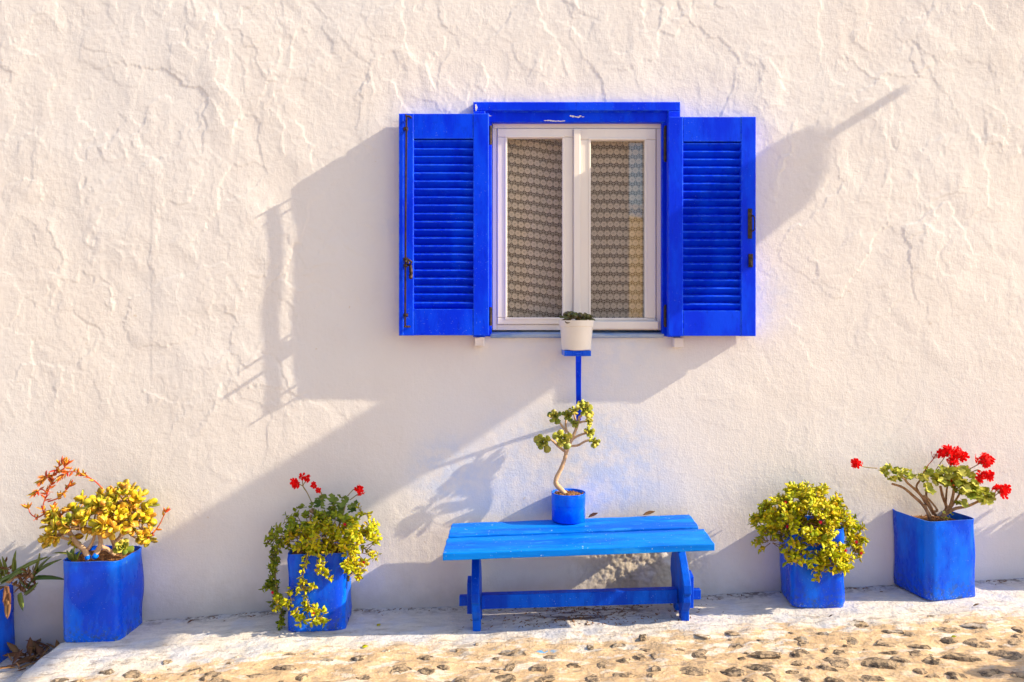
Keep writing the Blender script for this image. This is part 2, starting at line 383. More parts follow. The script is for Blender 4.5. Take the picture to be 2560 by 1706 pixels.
M = dict(
    wall=m_wall(), ground=m_ground(), stone=m_stone(), glass=m_glass(),
    shutter=m_blue('shutter_blue_paint', (.0,.028,.80), (.0,.055,.92), .42, .35, (1,1,.35)),
    tin=m_blue('tin_blue_paint', (.0,.06,.70), (.0,.145,.90), .28, .4, (1,1,.4), rust=.8, bumpk=.12, sp=.22),
    benchshade=m_blue('bench_shaded_blue', (.0,.05,.52), (.0,.11,.74), .45, .5, (1,1,.3), bumpk=.4),  # bench blue darkened: shade on legs and stretcher put into the colour
    bench=m_blue('bench_blue_paint', (.0,.115,.66), (.0,.22,.86), .5, .9, (.12,1,1), bumpk=.5, cs=95, grain=True, ew=1.0),
    can=m_blue('can_blue_paint', (.0,.09,.86), (.0,.17,.95), .28, .2, bumpk=.08),
    white=m_plain('white_wood_paint', (.86,.80,.73), (.82,.76,.71), 8, .5, .15, sq=(1,1,.3)),
    sillblue=m_plain('faded_blue_paint', (.10,.24,.55), (.42,.50,.60), 16, .7, .3, sq=(.3,1,1)),
    iron=m_plain('rusty_iron', (.022,.014,.010), (.075,.040,.022), 60, .55, .5, metal=.3),
    plastic=m_plain('white_plastic', (.82,.76,.68), (.78,.72,.65), 6, .4, .03),
    soil=m_plain('dry_soil', (.16,.075,.035), (.33,.17,.08), 60, .95, .8, spec=.1),
    bark=m_plain('brown_bark', (.30,.16,.08), (.46,.28,.15), 50, .8, .6, spec=.2),
    palebark=m_plain('pale_bark', (.52,.33,.19), (.62,.42,.26), 60, .75, .5, spec=.2),
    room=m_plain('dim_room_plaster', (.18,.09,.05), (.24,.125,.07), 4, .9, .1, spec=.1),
    greenstem=m_plain('green_stem', (.24,.20,.05), (.34,.22,.07), 30, .6, .1),
    redstem=m_plain('red_stem', (.55,.05,.03), (.48,.12,.04), 30, .5, .1),
    wood=m_plain('weathered_wood', (.22,.14,.08), (.32,.22,.14), 12, .8, .4),
    ochre=m_plain('ochre_plaster', (.70,.50,.26), (.62,.44,.24), 3, .9, .2),
    cream=m_plain('shaded_plaster', (.54,.46,.41), (.48,.41,.36), 2, .9, .2),
    dry=m_leaf('dry_leaf', [(.30,.14,.06),(.20,.09,.05),(.42,.24,.10)], .7, .15, spec=.2),
    jade=m_leaf('jade_leaf', [(.28,.33,.015),(.78,.62,.015),(.86,.46,.03),(.48,.48,.02),(.84,.34,.05),(.70,.58,.02)], .4, .12, spec=.5),
    ice=m_leaf('trailing_leaf', [(.30,.38,.010),(.74,.74,.008),(.88,.80,.010),(.50,.58,.010),(.86,.60,.025),(.82,.80,.01)], .5, .36),
    gera=m_leaf('geranium_leaf', [(.16,.22,.02),(.52,.52,.05),(.66,.62,.13),(.30,.38,.03)], .6, .2, spec=.2),
    gerashade=m_leaf('shaded_geranium_leaf', [(.07,.13,.02),(.16,.22,.03),(.24,.30,.05),(.12,.18,.03)], .6, .2, spec=.2),  # geranium leaf colours darkened to carry the shade over the plant in tin 2
    iceshade=m_leaf('shaded_trailing_leaf', [(.14,.22,.010),(.32,.40,.012),(.50,.54,.012),(.24,.32,.012)], .5, .3),  # shade on the left and top sprigs of tin 2 put into the leaf colours
    aeon=m_leaf('aeonium_leaf', [(.17,.24,.03),(.46,.46,.05),(.62,.50,.08),(.30,.34,.035),(.56,.54,.06)], .4, .12, spec=.4),
    darksuc=m_leaf('dark_succulent_leaf', [(.10,.13,.02),(.17,.15,.03),(.22,.13,.05)], .35, .1, spec=.5),
    strap=m_leaf('strap_leaf', [(.07,.13,.02),(.14,.20,.025),(.24,.27,.035)], .35, .1, spec=.5),
    redleaf=m_leaf('red_tipped_leaf', [(.80,.06,.03),(.78,.32,.03),(.72,.55,.04),(.84,.10,.05),(.76,.45,.03)], .4, .25),
    petal=m_leaf('red_petal', [(.88,.004,.006),(.92,.010,.010),(.78,.003,.006)], .55, .3, spec=.1),
    magenta=m_leaf('small_red_flower', [(.62,.01,.04),(.72,.01,.05)], .5, .2, spec=.2),
)

# ------------------------------------------------------------------ the wall
OPX = (1206, 1679); OPY = (276, 842)
def make_wall():
    a = PX(OPX[0], OPY[1]); b = PX(OPX[1], OPY[0])
    xs = np.concatenate([[-9,-6,-4,-3.3], np.arange(-3.0, 3.101, .0052), [3.3,4,6,9]])
    zs = np.concatenate([[-.6], np.arange(-.26, 2.90, .0052), [3.0,3.3,4,5]])
    X, Z = np.meshgrid(xs, zs)
    # how flaky the plaster is, place by place
    amp = .38+.62*sst(Z, .50, 1.25)
    amp = amp*(1-.75*np.exp(-(((X-.35)/1.15)**2+((Z-1.25)/.80)**2)**2))
    amp = amp*(1-.45*sst(X, 1.1, 2.1)*(1-sst(Z, 1.3, 1.9)))
    amp = np.maximum(amp, .55*np.exp(-(((X+2.2)/.5)**2+((Z-.9)/.35)**2)))
    wx = X+.05*fbm(X*2.2, Z*2.2, 2, 40); wz = Z+.05*fbm(X*2.2, Z*2.2, 2, 50)
    H = .0018*fbm(X*1.3, Z*1.3, 2, 1)*(.4+.6*amp)+.0004*fbm(X*5, Z*5, 2, 2)*amp
    jx = X+.045*fbm(X*3.1, Z*3.1, 3, 41)+.010*fbm(X*20, Z*20, 4, 43, .62); jz = Z+.045*fbm(X*3.1, Z*3.1, 3, 51)+.010*fbm(X*20, Z*20, 4, 53, .62)
    for size, hh, sd, mt in ((.36, .0030, 3, -.30), (.22, .0028, 8, -.16), (.135, .0024, 19, -.10), (.08, .0018, 15, -.04), (.05, .0011, 23, .0)):
        m = sst(fbm(X*1.9, Z*1.8, 2, sd+160), mt-.12, mt+.28)
        H = H+hh*plates(jx, jz*.72, size, sd)*m*amp
    for sd, fr, th, hh, w, mt in ((9,1.7,-.14,.0014,.014,.06), (21,3.4,-.02,.0014,.020,.10)):
        n = fbm(wx*fr, wz*fr*.8, 6, sd, .47)
        m = sst(fbm(X*2.3, Z*2.0, 2, sd+60), mt-.05, mt+.35)
        # a plate fades out away from its broken edge, as flaking limewash does
        st = sst(n, th, th+w)*(1-sst(n, th+w, th+.40))
        H = H+hh*st*m*amp
    H = H+.00035*fbm(X*14, Z*14, 3, 70)*(.4+amp)+.00028*fbm(X*45, Z*45, 3, 75)*(.6+amp)
    # vertical trowel edge left of the shutter
    H = H+.0009*sst(X+.012*fbm(Z*3, Z*0+.3, 3, 88), -1.675, -1.662)*sst(Z, .8, 1.0)*(1-sst(Z, 1.9, 2.2))
    # bared rubble under the bench
    k = np.exp(-(((X-.62)/.30)**2+((Z-.17)/.17)**2)**2)
    H = H+k*(.005*fbm(X*9, Z*9, 5, 80, .62)+.0035*fbm(X*42, Z*42, 3, 84, .65)-.005)
    # lumpy foot
    H = H+.010*(1-sst(Z, -.05, .22))*(.6+.8*fbm(X*3, Z*3, 2, 90))
    near = np.exp(-(np.maximum(np.abs(X-(a.x+b.x)/2)-(b.x-a.x)/2, 0)**2+np.maximum(np.abs(Z-(a.z+b.z)/2)-(b.z-a.z)/2, 0)**2)/.03**2)
    H = H*(1-near*.8)
    V = np.stack([X, -H, Z], -1).reshape(-1, 3)
    ny, nx = X.shape
    idx = np.arange(ny*nx).reshape(ny, nx)
    cx = (xs[:-1]+xs[1:])/2; cz = (zs[:-1]+zs[1:])/2
    CX, CZ = np.meshgrid(cx, cz)
    keep = ~((CX > a.x) & (CX < b.x) & (CZ > a.z) & (CZ < b.z))
    Q = np.stack([idx[:-1,:-1], idx[:-1,1:], idx[1:,1:], idx[1:,:-1]], -1)[keep]
    m = bpy.data.meshes.new('house_wall'); nf = len(Q)
    m.vertices.add(len(V)); m.vertices.foreach_set('co', V.astype(np.float32).ravel())
    m.loops.add(nf*4); m.loops.foreach_set('vertex_index', Q.astype(np.int32).ravel())
    m.polygons.add(nf); m.polygons.foreach_set('loop_start', np.arange(0, nf*4, 4, dtype=np.int32))
    m.polygons.foreach_set('use_smooth', np.ones(nf, dtype=bool)); m.update(calc_edges=True)
    m.materials.append(M['wall'])
    o = bpy.data.objects.new('house_wall', m); COL.objects.link(o)
    tag(o, 'whitewashed house wall of flaking lumpy plaster with raking shadows', 'wall')
    o['base'] = [0, 0, 0]
    # reveal of the opening and the dim room behind it
    rb = MB()
    for (x0,x1,z0,z1) in ((a.x-.3,a.x,a.z-.3,b.z+.3), (b.x,b.x+.3,a.z-.3,b.z+.3), (a.x,b.x,a.z-.3,a.z), (a.x,b.x,b.z,b.z+.3)):
        rb.box(x0, x1, .016, .26, z0, z1)
    rb.build('opening_reveal', M['wall'], o)
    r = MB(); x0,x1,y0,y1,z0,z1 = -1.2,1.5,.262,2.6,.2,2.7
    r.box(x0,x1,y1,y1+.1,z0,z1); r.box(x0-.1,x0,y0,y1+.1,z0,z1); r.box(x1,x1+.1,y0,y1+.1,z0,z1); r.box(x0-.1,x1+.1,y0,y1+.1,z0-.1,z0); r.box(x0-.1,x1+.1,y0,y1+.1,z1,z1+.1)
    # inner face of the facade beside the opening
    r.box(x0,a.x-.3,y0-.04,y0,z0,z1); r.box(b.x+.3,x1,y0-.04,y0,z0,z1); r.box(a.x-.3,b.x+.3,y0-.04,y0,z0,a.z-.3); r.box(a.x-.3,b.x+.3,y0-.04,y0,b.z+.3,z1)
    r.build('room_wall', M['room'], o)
make_wall()

# ------------------------------------------------------------------ ground: whitewashed kerb and mortar street with set stones
def ground_h(X, Y):
    g = np.interp(X, GX, GZ)
    step = np.where(X < STEPX, .115, 0)
    edge = sst(X+.012*fbm(Y*5, X*0+.5, 3, 4), STEPX-.012, STEPX+.004)
    h = g-.115*(1-edge)
    h = h+.006*fbm(X*2.5, Y*3.5, 3, 12)*sst(-Y, .02, .4)+.0075*fbm(X*7, Y*10, 4, 17)*sst(-Y, .2, .42)+.0012*fbm(X*30, Y*34, 3, 19)
    h = h+.02*sst(Y, -.05, .0)*sst(X, STEPX+.05, STEPX+.2)*0
    h = h-.010*sst(-Y, .36, .52)                          # the street lies a little below the kerb
    return h
def make_ground():
    xs = np.concatenate([[-60,-30,-15,-8,-5,-3.6,-3.0], np.arange(-2.6, 3.1, .0115), [3.3,4,6,9,15,30,60]])
    ys = np.concatenate([[-60,-30,-15,-8,-4,-2.8,-2.2], np.arange(-1.8,-1.03,.03), np.arange(-1.02, .045, .0095)])
    X, Y = np.meshgrid(xs, ys); Zg = ground_h(X, Y)
    V = np.stack([X, Y, Zg], -1).reshape(-1, 3); ny, nx = X.shape
    idx = np.arange(ny*nx).reshape(ny, nx)
    Q = np.stack([idx[:-1,:-1], idx[:-1,1:], idx[1:,1:], idx[1:,:-1]], -1).reshape(-1, 4)
    m = bpy.data.meshes.new('street'); nf = len(Q)
    m.vertices.add(len(V)); m.vertices.foreach_set('co', V.astype(np.float32).ravel())
    m.loops.add(nf*4); m.loops.foreach_set('vertex_index', Q.astype(np.int32).ravel())
    m.polygons.add(nf); m.polygons.foreach_set('loop_start', np.arange(0, nf*4, 4, dtype=np.int32))
    m.polygons.foreach_set('use_smooth', np.ones(nf, dtype=bool)); m.update(calc_edges=True); m.materials.append(M['ground'])
    o = bpy.data.objects.new('street', m); COL.objects.link(o); tag(o, kind='structure'); o['base'] = [0, 0, 0]
    return o
street = make_ground()
def GH(x, y): return float(ground_h(np.array([x], float), np.array([y], float))[0])

def stone_mesh(i):
    rs = random.Random(100+i); n = 10; mb = MB()
    ph = [rs.uniform(.55, 1.15) for _ in range(n)]
    v = []
    for rr, z in ((1.04, -.9), (1.0, .0), (.78, .62)):
        for k in range(n):
            a = 2*math.pi*k/n+rs.uniform(-.12, .12); q = rr*ph[k]*rs.uniform(.93, 1.05)
            v.append((q*math.cos(a), q*math.sin(a), z*rs.uniform(.6, 1.35)))
    v.append((rs.uniform(-.2,.2), rs.uniform(-.2,.2), rs.uniform(.6,1)))
    f = [(j*n+k, j*n+(k+1)%n, (j+1)*n+(k+1)%n, (j+1)*n+k) for j in range(2) for k in range(n)]+[(2*n+k, 2*n+(k+1)%n, 3*n) for k in range(n)]
    mb.add(v, f); return mb.mesh('stone', M['stone'])
SM = [stone_mesh(i) for i in range(14)]
ST_R = [(935,308,100,60),(1110,280,80,35),(1240,310,140,45),(1390,305,100,40),(615,340,75,30),(525,358,50,50),(690,322,50,30),(755,318,40,35),(705,240,45,30),(480,275,35,45),(600,270,60,25),(1075,375,120,55),(1220,365,140,55),(905,385,140,50),(760,375,40,35),(740,405,35,30),(620,398,120,35),(490,415,80,50),(270,420,110,50),(255,370,70,45),(400,360,70,20),(150,310,110,40),(310,318,70,25),(75,330,35,15),(110,420,110,45),(1240,255,100,40),(1390,255,80,45),(1480,220,70,30),(1085,220,80,50),(970,240,70,25),(1600,255,90,30),(1640,195,110,45),(1550,345,140,45),(1500,370,90,35),(1350,385,60,18),(1370,350,60,20),(1425,370,30,15),(1560,300,60,25),(1750,265,90,50),(1750,305,90,20),(1900,280,100,20),(2000,215,130,40),(2150,190,110,45),(2150,265,110,50),(2080,320,180,45),(2280,315,130,50),(1960,345,80,40),(1880,310,80,35),(1820,345,100,25),(1900,385,70,25),(2060,405,80,40),(1700,350,150,50),(1680,415,120,35),(1540,415,110,35),(1410,410,60,35),(1270,410,80,40),(1060,430,70,25),(1160,425,60,35),(1950,155,50,15),(1790,215,110,40),(1860,235,60,20),(2320,200,60,50),(2330,235,40,30),(2200,390,110,35),(2310,400,90,40)]
ST_L = [(760,310,50,35),(870,345,90,45),(1040,305,45,15),(1290,335,110,30),(1150,370,100,35),(1370,370,60,40),(1480,300,60,20),(1620,290,90,35),(1810,345,100,60),(1940,350,80,40),(2100,385,90,50),(2010,335,80,25),(1640,375,80,35),(1280,398,50,20),(610,365,110,40),(260,390,110,35),(480,355,80,30),(620,395,70,25),(710,378,30,15),(960,370,100,40),(1920,285,80,30),(2290,265,70,30),(2180,230,60,20),(2240,350,70,30),(2310,330,60,30),(880,400,120,20),(1000,398,100,25),(1450,400,120,30)]
stones = [(1200+a*.578, 1450+b*.578, c*.578, d*.578) for a, b, c, d in ST_R]+[(a*.5525, 1480+b*.5525, c*.5525, d*.5525) for a, b, c, d in ST_L]
placed = []
def put_stone(p, w, dpt, hgt, rz):
    z = GH(p.x, p.y)
    mt = Matrix.Translation((p.x, p.y, z-.001)) @ Matrix.Rotation(rz, 4, 'Z') @ Matrix.Rotation(U(-.22,.10), 4, 'X') @ Matrix.Rotation(U(-.24,.10), 4, 'Y') @ Matrix.Diagonal((w/2, dpt/2, hgt, 1))
    inst('stone', random.choice(SM), mt, street); placed.append((p.x, p.y, max(w, dpt)/2))
for sx, sy, w, h in stones:
    p = GP(sx, min(sy, 1712)); d = CAMD+p.y
    W = w*d/F*1.12; Dp = max(.028, h*d*d/(F*1.3)*.95)
    k = sst(np.array(-p.y), .30, .60).item()
    put_stone(p, W, Dp, U(.005,.0125)*(.45+.55*k), U(-.45, .15))
for _ in range(900):
    x = U(-1.9, 3.1); y = U(-1.5, -.44)
    w = random.choice((.02,.03,.03,.045,.06)) if x < 2.1 and y > -1 else U(.05,.10); ok = all((x-a)**2+(y-b)**2 > (r*.8+w*.6)**2 for a, b, r in placed)
    if ok and len(placed) < 285: put_stone(Vector((x, y, 0)), w*1.3, w*U(.6,1), U(.004,.010), U(-.6,.3))

# ------------------------------------------------------------------ window with its shutters
WB = PX(1442, 843, 0)
win = empty('window', WB, 'shuttered window with two white framed panes in a blue casing', 'window')
b = MB()      # casing: outer band, then an inner band set back
def ring(mb, o, i, yf, yb, bv=.003):
    mb.pbox(o[0], o[1], o[2], i[2], yf, yb, bv); mb.pbox(o[0], i[0], i[2]+.5, o[3], yf, yb, bv); mb.pbox(i[1], o[1], i[2]+.5, o[3], yf, yb, bv)
ring(b, (1183,1701,255,843), (1213,1671,277,843), -.040, .016)
ring(b, (1210,1674,275,841), (1229,1655,306,841), -.020, .06)
cas = b.build('casing', M['shutter'], win)
b = MB()
for (x0,x1,y0,y1,n) in ((1361,1380,300,304,3), (1380,1412,300,305,5), (1424,1460,289,295,6), (1216,1228,286,292,2)):
    # irregular flakes where the paint is gone
    yf = -.0226
    for q in range(n):
        c0 = PX(x0+(x1-x0)*(q+.5)/n, U(y0+1.5,y1-1.5), yf); rx = (x1-x0)/n*.00184*U(.6,1.0); rz = (y1-y0)*.00184*U(.22,.5); k_ = 11
        vv = [(c0.x+rx*U(.45,1.1)*math.cos(2*math.pi*k/k_), yf-.0001*q, c0.z+rz*U(.4,1.15)*math.sin(2*math.pi*k/k_)) for k in range(k_)]
        vb = [(x, yf+.0024, z) for x, _, z in vv]
        b.add(vv+vb, [tuple(range(k_))]+[(k, (k+1)%k_, (k+1)%k_+k_, k+k_) for k in range(k_)])
c0 = PX(1190, 269, -.0405); k_ = 14
vv = [(c0.x+.007*U(.3,1.1)*math.cos(2*math.pi*k/k_), -.0412, c0.z+.018*U(.3,1.0)*math.sin(2*math.pi*k/k_)) for k in range(k_)]
b.add(vv+[(x, y+.002, z) for x, y, z in vv], [tuple(range(k_))]+[(k, (k+1)%k_, (k+1)%k_+k_, k+k_) for k in range(k_)])
b.build('bare_patch', M['white'], win)
b = MB(); ring(b, (1231,1653,304,826), (1242,1641,321,826), .010, .075, .002); b.pbox(1242.5,1640.5,812,826, .012,.07,.002)
b.build('window_frame', M['white'], win)
b = MB(); a0 = PX(1226,827,-.02); a1 = PX(1660,843,-.02)
b.prism([(-.022,a1.z-.001),(-.024,a1.z+.014),(.075,a0.z+.003),(.075,a1.z-.02)], a0.x, a1.x); b.build('sill', M['sillblue'], win, bevel=.003)
def sash(o, i, astr):
    mb = MB(); yf = .004
    mb.pbox(o[0],o[1],o[2],i[2],yf,.05,.003); mb.pbox(o[0],o[1],i[3],o[3],yf,.05,.003)
    mb.pbox(o[0],i[0],i[2]+.4,i[3]-.4,yf,.05,.003); mb.pbox(i[1],o[1],i[2]+.4,i[3]-.4,yf,.05,.003)
    s = mb.build('sash', M['white'], win)
    mb = MB()     # glazing bead
    w = 5
    for q in ((i[0]-w,i[1]+w,i[2]-w,i[2]+1), (i[0]-w,i[1]+w,i[3]-1,i[3]+w), (i[0]-w,i[0]+1,i[2]+1.5,i[3]-1.5), (i[1]-1,i[1]+w,i[2]+1.5,i[3]-1.5)): mb.pbox(*q, .001, .03, .002)
    mb.build('glazing_bead', M['white'], s)
    g = MB(); p = PX(i[0]-3,i[3]+3,.03); q = PX(i[1]+3,i[2]-3,.03); g.box(p.x,q.x,.032,.035,p.z,q.z); g.build('pane', M['glass'], s)
    if astr:
        mb = MB(); mb.pbox(1434,1451,322,812,-.010,.0,.003); mb.build('astragal', M['white'], s)
        mb = MB(); mb.pbox(1470,1647,803,824,-.016,.003,.004); mb.build('weather_bar', M['white'], s)
    return s
sash((1243,1433.5,321.5,811.5), (1267,1407,343,795), False)
sash((1434,1640,321.5,811.5), (1476,1613,349,796), True)

def shutter(x0, x1, y0, y1, lx0, lx1, ly0, ly1, left):
    yf, yb = (-.093 if left else -.095), -.055; mb = MB()
    mb.pbox(x0,lx0,y0,y1,yf,yb,.003); mb.pbox(lx1,x1,y0,y1,yf,yb,.003)
    mb.pbox(lx0+.3,lx1-.3,y0+.6,ly0,yf+.0015,yb,.002); mb.pbox(lx0+.3,lx1-.3,ly1,y1-.6,yf+.0015,yb,.002)
    s = mb.build('shutter', M['shutter'], win)
    mb = MB(); e0 = PX(x0+(3 if left else 8), y1-4, -.05); e1 = PX(x1-(8 if left else 3), y0+4, -.05)
    mb.box(e0.x, e1.x, -.051, -.016, e0.z, e1.z, .003); mb.build('folded_leaf', M['shutter'], s)
    n = 21; pit = (ly1-ly0)/n
    a = PX(lx0,ly1,yf); c = PX(lx1,ly0,yf); ph = (c.z-a.z)/n
    for i in range(n):
        zt = c.z-ph*i-.0005; j = U(-.0012,.0012); mbs = MB()
        # front edge high, back edge low: the edge nearest the street catches the light
        yfr = yf+.004; ybk = yb-.002
        dz = ph*.86
        zn = zt-ph*.10+j
        poly = [(yfr+.006, zn), (yfr, zn-.0050), (yfr+.0008, zn-.0068), (ybk, zt-dz-.004+j), (ybk, zt-dz+.006+j)]
        poly = [(y, max(z, a.z-.004)) for y, z in poly]
        mbs.prism(poly, a.x-.001, c.x+.001); mbs.build('slat', M['shutter'], s)
    return s
sL = shutter(997,1222,284,839.5,1034,1183,347,773, True)
sR = shutter(1671,1890,292,841,1708,1853,354,777, False)
# left shutter: rebate strip, espagnolette bolt with its guides and handle
b = MB(); b.pbox(998,1008,286,838,-.0955,-.0932,.001); b.build('rebate_strip', M['shutter'], sL)
yR = -.119
b = MB()
for ya_, yb_, xa_, xb_ in ((292,560,1016,1014.3), (560,816,1014.3,1012.8)):
    p = PX(xa_, ya_, yR); q = PX(xb_, yb_, yR); w_ = .0034; d_ = .0075
    b.add([(c.x+sx*w_, yR+sy*d_, c.z) for c in (p, q) for sx in (-1,1) for sy in (-1,1)], [(0,1,3,2), (4,6,7,5), (0,4,5,1), (2,3,7,6), (0,2,6,4), (1,5,7,3)])
for xx_, yy_ in ((1016,291), (1012.8,817)):
    p = PX(xx_, yy_, yR); b.tube([p, p+Vector((.012, .002, 0)), p+Vector((.018, .024, 0))], .005, 7); b.tube([p, p-Vector((0, .02, 0))], .0045, 7)
b.build('bolt_rod', M['iron'], sL)
b = MB()
for yy in (322, 648, 664, 788):
    b.pbox(1009,1020,yy-4,yy+4,-.0965,-.0935,.001); b.pbox(1012.2,1016.8,yy-2.2,yy+2.2,-.130,-.0966,.001)
b.build('rod_guide', M['iron'], sL)
b = MB(); b.tube([PX(1014,654,-.128), PX(1014,654,-.112), PX(1022,650,-.114), PX(1029,655,-.114), PX(1026,664,-.112), PX(1018,662,-.112)], .0055, 8)
b.tube([PX(1026,664,-.112), PX(1028,682,-.112), PX(1027,694,-.112)], [.007,.009,.006], 8); b.tube([PX(1027,690,-.108), PX(1027,690,-.118)], .010, 12)
b.tube([PX(1027,692,-.112), PX(1027,694,-.168)], [.0065,.0085], 10); b.tube([PX(1020,656,-.112), PX(1020,657,-.150)], .006, 9)
b.build('bolt_handle', M['iron'], sL, smooth=True)
# right shutter: pull handle on its plate, catch
b = MB(); b.pbox(1870,1880.5,522,597,-.099,-.0955,.001); h = b.build('handle_plate', M['iron'], sR)
b = MB(); b.tube(smooth_path([PX(1879,540,-.099), PX(1884,541,-.112), PX(1886.5,548,-.118), PX(1886.5,570,-.118), PX(1884,577,-.112), PX(1879,578,-.099)], 4), .0032, 7); b.build('pull_handle', M['iron'], sR, smooth=True)
b = MB(); b.pbox(1872,1883,635,668,-.103,-.0955,.002); b.pbox(1873.5,1880,648,664,-.111,-.1035,.003); b.build('catch', M['iron'], sR)
for xs_, rows, s in ((1226, ((315,362),(768,815)), sL), (1664, ((315,405),(762,818)), sR)):
    for (y0, y1) in rows:
        b = MB(); b.tube([PX(xs_,y0,-.052), PX(xs_,y1,-.052)], .0065, 9); b.pbox(xs_-4,xs_+4,y0+4,y1-4,-.050,-.041); b.build('hinge', M['iron'], s)
for x0, x1, y0, y1 in ((1187,1210,844,865), (1685,1709,845,869)):
    b = MB(); b.pbox(x0,x1,y0,y1,-.042,.012,.002); b.build('shutter_rest', M['white'], win)

# lace curtains just inside the panes
def curtain(x0, x1, skew, label, side):
    nx, nz = 60, 24; yb = .085; p = PX(x0,822,yb); q = PX(x1,322,yb); v = []; f = []
    for j in range(nz+1):
        for i in range(nx+1):
            x = p.x+(q.x-p.x)*i/nx; z = p.z+(q.z-p.z)*j/nz; t = j/nz
            v.append((x+.003*math.sin(z*9), yb+.006*math.sin(x*46+side)+.004*math.sin(x*17+z*2), z))
    for j in range(nz):
        for i in range(nx): k = j*(nx+1)+i; f.append((k, k+1, k+nx+2, k+nx+1))
    mb = MB(); mb.add(v, f)
    e = empty('lace_curtain', (p.x+.1, yb, p.z), label, 'curtain', 'lace curtains inside the window')
    mb.build('lace', m_lace('lace_'+('plain' if skew < .05 else 'slanting'), skew), e, smooth=True)
    r = MB(); r.tube([Vector((p.x-.012, yb, q.z+.002)), Vector((q.x+.012, yb, q.z+.002))], .004, 8); r.build('curtain_wire', M['iron'], e)
curtain(1252, 1424, .14, 'lace curtain with slanting rows of crochet rounds behind the left pane', 0)
curtain(1446, 1628, .01, 'lace curtain with level rows of crochet rounds behind the right pane', 1.3)

# ------------------------------------------------------------------ leaf and flower pieces
def leaf_mb(rows, cup=.1, thick=.05, curl=0.0):
    """leaf of length 1 along +Y; rows are (y, half width)"""
    mb = MB(); n = len(rows); v = []
    for y, w in rows:
        z = curl*y*y
        v += [(-w, y, z+cup*w*2), (0, y, z+thick*(1 if 0 < w else 0)), (w, y, z+cup*w*2), (0, y, z-thick*.8)]
    f = []
    for i in range(n-1):
        a = i*4; c = a+4
        f += [(a, a+1, c+1, c), (a+1, a+2, c+2, c+1), (a+2, a+3, c+3, c+2), (a+3, a, c, c+3)]
    mb.add(v, f); return mb
SHAPES = dict(
    jade=[leaf_mb([(0,.05),(.3,.26),(.65,.40),(.92,.24),(1,.02)], .10, .07, .12), leaf_mb([(0,.05),(.3,.23),(.65,.36),(.92,.22),(1,.02)], .22, .07, .25)],
    ice=[leaf_mb([(0,.06),(.25,.30),(.55,.33),(.85,.14),(1,.01)], .18, .035, -.10), leaf_mb([(0,.06),(.25,.27),(.55,.30),(.85,.13),(1,.01)], .30, .035, .15)],
    spoon=[leaf_mb([(0,.10),(.4,.22),(.75,.34),(.93,.22),(1,.03)], .16, .05, .25)],
    lance=[leaf_mb([(0,.05),(.3,.14),(.65,.11),(1,.01)], .25, .04, .1)],
    strap=[leaf_mb([(0,.075),(.3,.085),(.6,.075),(.85,.045),(1,.006)], .35, .03, -.35), leaf_mb([(0,.075),(.3,.085),(.6,.075),(.85,.045),(1,.006)], .35, .03, .25)],
    dryleaf=[leaf_mb([(0,.02),(.25,.16),(.55,.20),(.85,.10),(1,.01)], .5, .02, .4)],
)
def gera_leaf_mb(seed):
    rs = random.Random(seed); mb = MB(); n = 21; v = [(0, .12, -.05)]
    for rr in (.55, 1.0):
        for k in range(n):
            a = -math.pi/2+.32+(2*math.pi-.64)*k/(n-1)
            lob = 1+.10*math.cos(a*7+.5) if rr == 1 else 1
            z = (.10 if rr == .55 else .16+.09*math.sin(a*7*.5+seed)+rs.uniform(-.05,.05))
            v.append((rr*lob*math.cos(a)*.5, .12+rr*lob*(math.sin(a)*.5+.10), z))
    f = [(0, 1+k, 2+k) for k in range(n-1)]+[(1+k, 1+n+k, 2+n+k, 2+k) for k in range(n-1)]
    mb.add(v, f); return mb
SHAPES['gera'] = [gera_leaf_mb(3), gera_leaf_mb(8), gera_leaf_mb(15)]
def floret_mb(seed):
    rs = random.Random(seed); mb = MB()
    for k in range(5):
        a = 2*math.pi*k/5+rs.uniform(-.2,.2); l = rs.uniform(.42,.56); e = rs.uniform(-.05,.22)
        d = Vector((math.cos(a), math.sin(a), 0)); s = Vector((-d.y, d.x, 0)); up = Vector((0,0,1))
        p = [d*.03, d*l*.6+s*.20+up*e*.5, d*l+s*.15+up*(e-.03), d*(l*1.04)+up*e*.8, d*l-s*.15+up*(e-.03), d*l*.6-s*.20+up*e*.5, d*l*.6+up*(e*.5+.06)]
        mb.add(p, [(0,1,6),(1,2,6),(2,3,6),(3,4,6),(4,5,6),(5,0,6)])
    return mb
SHAPES['floret'] = [floret_mb(1), floret_mb(2), floret_mb(3)]
_mc = {}
def lm(shape, mat):
    k = (shape, mat)
    if k not in _mc: _mc[k] = [mb.mesh('leaf' if shape not in ('floret',) else 'floret', M[mat], smooth=True) for mb in SHAPES[shape]]
    return random.choice(_mc[k])

